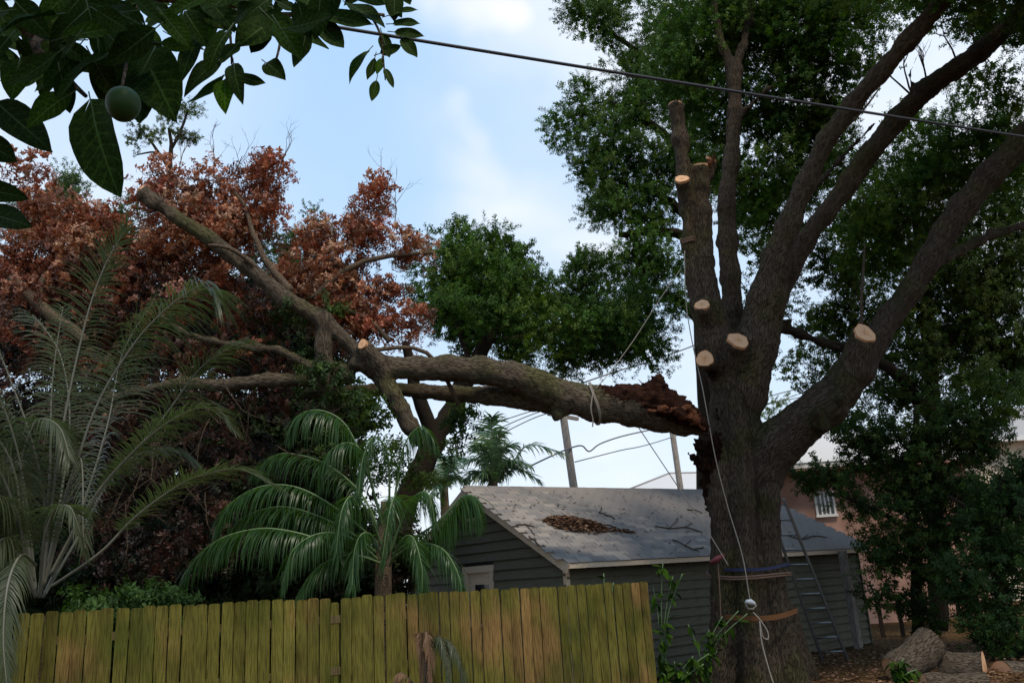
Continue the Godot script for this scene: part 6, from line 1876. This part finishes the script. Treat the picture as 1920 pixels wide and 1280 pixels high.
func persimmon() -> void:
	var foot := Vector3(-3.4, GROUND, -0.6)
	var o := thing("fruit_tree", "overhanging fruit tree branch with large dark leaves and a green fruit", "tree", foot)
	var off := -foot
	var lists := [
		[Vector4(-3.4, GROUND - 0.1, -0.6, 0.13), Vector4(-3.35, 1.6, -0.65, 0.11), Vector4(-3.1, 2.9, -0.9, 0.09), Vector4(-2.6, 3.6, -1.3, 0.06)],
		[Vector4(-2.6, 3.6, -1.3, 0.03), Vector4(-1.301,3.504,-1.8,0.016), Vector4(-1.118,3.391,-1.8,0.01), Vector4(-0.962,3.223,-1.75,0.005)],
		[Vector4(-2.6, 3.6, -1.3, 0.035), Vector4(-1.285,3.844,-2,0.015), Vector4(-0.974,3.697,-2,0.012), Vector4(-0.754,3.693,-2.05,0.009), Vector4(-0.617,3.68,-2.1,0.008), Vector4(-0.484,3.76,-2.2,0.006), Vector4(-0.338,3.809,-2.3,0.005)],
		[Vector4(-0.946,3.64,-1.95,0.007), Vector4(-0.89,3.412,-1.8,0.005), Vector4(-0.822,3.225,-1.65,0.004), Vector4(-0.778,3.111,-1.55,0.003)],
		[Vector4(-0.617,3.68,-2.1,0.006), Vector4(-0.662,3.644,-2.1,0.005), Vector4(-0.762,3.642,-2.1,0.004)],
		[Vector4(-0.388,3.828,-2.3,0.004), Vector4(-0.353,3.747,-2.3,0.004), Vector4(-0.344,3.67,-2.3,0.003), Vector4(-0.339,3.575,-2.3,0.002)],
		[Vector4(-0.607,3.665,-2.1,0.005), Vector4(-0.609,3.587,-2.1,0.004), Vector4(-0.622,3.522,-2.1,0.003)],
		[Vector4(-0.754,3.692,-2.05,0.006), Vector4(-0.736,3.596,-2.05,0.004), Vector4(-0.727,3.492,-2.05,0.003)],
	]
	for l in lists:
		for i in l.size():
			l[i] += Vector4(off.x, off.y, off.z, 0)
	branches("trunk", o, [lists[0]], M.bark_thin, 10)
	branches("branch", o, lists.slice(1), M.bark_thin, 7)
	foliage("crown", o, [Vector4(-1.7, 4.3, -0.9, 0.5) + Vector4(off.x, off.y, off.z, 0), Vector4(-0.9, 4.5, -0.8, 0.5) + Vector4(off.x, off.y, off.z, 0), Vector4(-1.3, 4.0, -0.2, 0.5) + Vector4(off.x, off.y, off.z, 0), Vector4(-2.4, 4.0, -0.6, 0.6) + Vector4(off.x, off.y, off.z, 0), Vector4(-0.3, 4.8, -0.9, 0.45) + Vector4(off.x, off.y, off.z, 0), Vector4(-0.7, 4.6, -0.1, 0.45) + Vector4(off.x, off.y, off.z, 0)], spray(9, 0.13, 0.065, 0.3, 0.3), M.leaf_green, 3.0, 7, 0.3, [Color(0.03, 0.06, 0.018), Color(0.04, 0.08, 0.02)])
	# the fruit
	var st := begin(0)
	var c: Vector3 = Vector3(-0.752,3.034,-1.5) + off
	var path := []
	var radii := []
	for i in 13:
		var w := PI * i / 12.0
		path.append(c + Vector3(0.004, cos(w) * 0.036, 0))
		radii.append(maxf(0.001, sin(w) * 0.0335 * (1.0 + 0.06 * cos(w))))
	tube(st, path, radii, 20)
	var fruit := build("fruit", st, M.fruit_green, o)
	for k in 4:
		st = begin(0)
		var a := TAU * k / 4 + 0.4
		blade(st, c + Vector3(0, 0.034, 0), Vector3(cos(a), -0.1, sin(a)).normalized(), Vector3.UP, 0.026, 0.024, 0.1, 0.5, 3)
		build("calyx", st, M.big_leaf2, fruit)
	# leaves that stand clear of the mass
	for l in [
		[Vector3(-0.879,3.13,-1.62), Vector3(-0.789,2.88,-1.6), 100, 0], [Vector3(-1.209,3.257,-1.8), Vector3(-1.028,3.083,-1.75), 58, 2], [Vector3(-1.236,3.156,-1.8), Vector3(-1.139,3.093,-1.8), 46, 2], [Vector3(-1.203,2.966,-1.8), Vector3(-1.058,2.899,-1.75), 46, 2], [Vector3(-1.223,3.029,-1.8), Vector3(-1.102,2.994,-1.8), 38, 2],
		[Vector3(-0.966,3.199,-1.7), Vector3(-1.051,3.102,-1.68), 46, 1], [Vector3(-0.841,3.344,-1.75), Vector3(-0.722,3.109,-1.7), 95, 0], [Vector3(-0.868,3.317,-1.75), Vector3(-0.806,3.11,-1.7), 70, 2], [Vector3(-0.817,3.598,-2.05), Vector3(-0.848,3.399,-2), 34, 2], [Vector3(-0.754,3.508,-2.05), Vector3(-0.835,3.365,-2), 34, 2],
		[Vector3(-0.747,3.463,-2.05), Vector3(-0.826,3.349,-2), 26, 1], [Vector3(-0.741,3.45,-2.05), Vector3(-0.729,3.319,-2.02), 38, 3], [Vector3(-0.721,3.495,-2.05), Vector3(-0.683,3.344,-2.02), 34, 2], [Vector3(-0.711,3.559,-2.05), Vector3(-0.749,3.477,-2.02), 32, 2], [Vector3(-0.613,3.669,-2.1), Vector3(-0.719,3.539,-2.05), 66, 0],
		[Vector3(-0.639,3.625,-2.1), Vector3(-0.691,3.558,-2.1), 40, 2], [Vector3(-0.721,3.465,-2.06), Vector3(-0.634,3.432,-2.06), 24, 2], [Vector3(-0.648,3.524,-2.1), Vector3(-0.584,3.451,-2.08), 36, 2], [Vector3(-0.544,3.672,-2.15), Vector3(-0.582,3.538,-2.15), 36, 2], [Vector3(-0.541,3.764,-2.2), Vector3(-0.445,3.627,-2.2), 46, 2], [Vector3(-0.517,3.753,-2.2), Vector3(-0.356,3.702,-2.2), 40, 0],
		[Vector3(-0.446,3.822,-2.25), Vector3(-0.321,3.688,-2.2), 40, 2], [Vector3(-0.302,3.889,-2.3), Vector3(-0.308,3.783,-2.3), 34, 2], [Vector3(-0.325,3.804,-2.3), Vector3(-0.23,3.82,-2.3), 22, 0], [Vector3(-0.313,3.774,-2.3), Vector3(-0.225,3.769,-2.3), 24, 0], [Vector3(-0.309,3.744,-2.3), Vector3(-0.213,3.722,-2.3), 22, 4], [Vector3(-0.286,3.723,-2.3), Vector3(-0.238,3.647,-2.3), 26, 4], [Vector3(-0.346,3.743,-2.3), Vector3(-0.324,3.653,-2.3), 26, 2],
		[Vector3(-0.384,3.684,-2.3), Vector3(-0.446,3.555,-2.28), 24, 1], [Vector3(-0.371,3.657,-2.3), Vector3(-0.395,3.579,-2.3), 20, 4], [Vector3(-0.348,3.655,-2.3), Vector3(-0.365,3.596,-2.3), 16, 3], [Vector3(-0.366,3.577,-2.3), Vector3(-0.382,3.504,-2.3), 20, 1], [Vector3(-0.342,3.617,-2.3), Vector3(-0.314,3.545,-2.3), 16, 4], [Vector3(-0.354,3.671,-2.3), Vector3(-0.287,3.694,-2.3), 22, 4],
		[Vector3(-0.587,3.765,-2.1), Vector3(-0.493,3.685,-2.1), 44, 0], [Vector3(-0.695,3.755,-2.1), Vector3(-0.616,3.612,-2.1), 44, 0], [Vector3(-0.796,3.684,-2), Vector3(-0.703,3.557,-2), 46, 2], [Vector3(-0.846,3.636,-2), Vector3(-0.775,3.512,-2), 44, 0], [Vector3(-1.037,3.591,-1.9), Vector3(-0.919,3.419,-1.85), 60, 1],
	]:
		var w: float = l[2] * 0.001 * l[0].distance_to(Vector3(0, 2.07, 0)) * 0.62
		var facing := Vector3(rng.randf_range(-0.35, 0.35), rng.randf_range(-0.2, 0.45), 1).normalized()
		big_leaf(o, l[0] + off, l[1] + off, w, facing, M["big_leaf%d" % l[3]])
	# the mass of leaves at the corner
	for i in 125:
		var q := Vector2(rng.randf(), rng.randf())
		var base: Vector3
		var d := rng.randf_range(1.55, 2.5)
		if i < 88:
			base = (Vector3(-0.714,2.918,-1)).lerp(Vector3(-0.443,2.898,-1), q.x) + (Vector3(-0.666,2.749,-1) - Vector3(-0.683,2.916,-1)) * q.y * (1.0 - 0.35 * q.x)
		elif i < 115:
			base = (Vector3(-0.459,2.908,-1)).lerp(Vector3(-0.265,2.893,-1), q.x) + (Vector3(-0.675,2.829,-1) - Vector3(-0.684,2.925,-1)) * q.y
		else:
			base = (Vector3(-0.28,2.903,-1)).lerp(Vector3(-0.116,2.891,-1), q.x) + (Vector3(-0.68,2.885,-1) - Vector3(-0.685,2.934,-1)) * q.y
		base = Vector3(0, 2.07, 0) + (base - Vector3(0, 2.07, 0)) * d
		var dir := Vector3(rng.randf_range(-0.9, 0.9), rng.randf_range(-1.0, 0.1), rng.randf_range(-0.4, 0.4)).normalized()
		var length := rng.randf_range(0.09, 0.155)
		big_leaf(o, base + off, base + off + dir * length, length * rng.randf_range(0.42, 0.56), Vector3(rng.randf_range(-0.6, 0.6), rng.randf_range(-0.3, 0.6), 1).normalized(), M["big_leaf%d" % [0, 2, 4, 0, 2, 1][i % 6]])
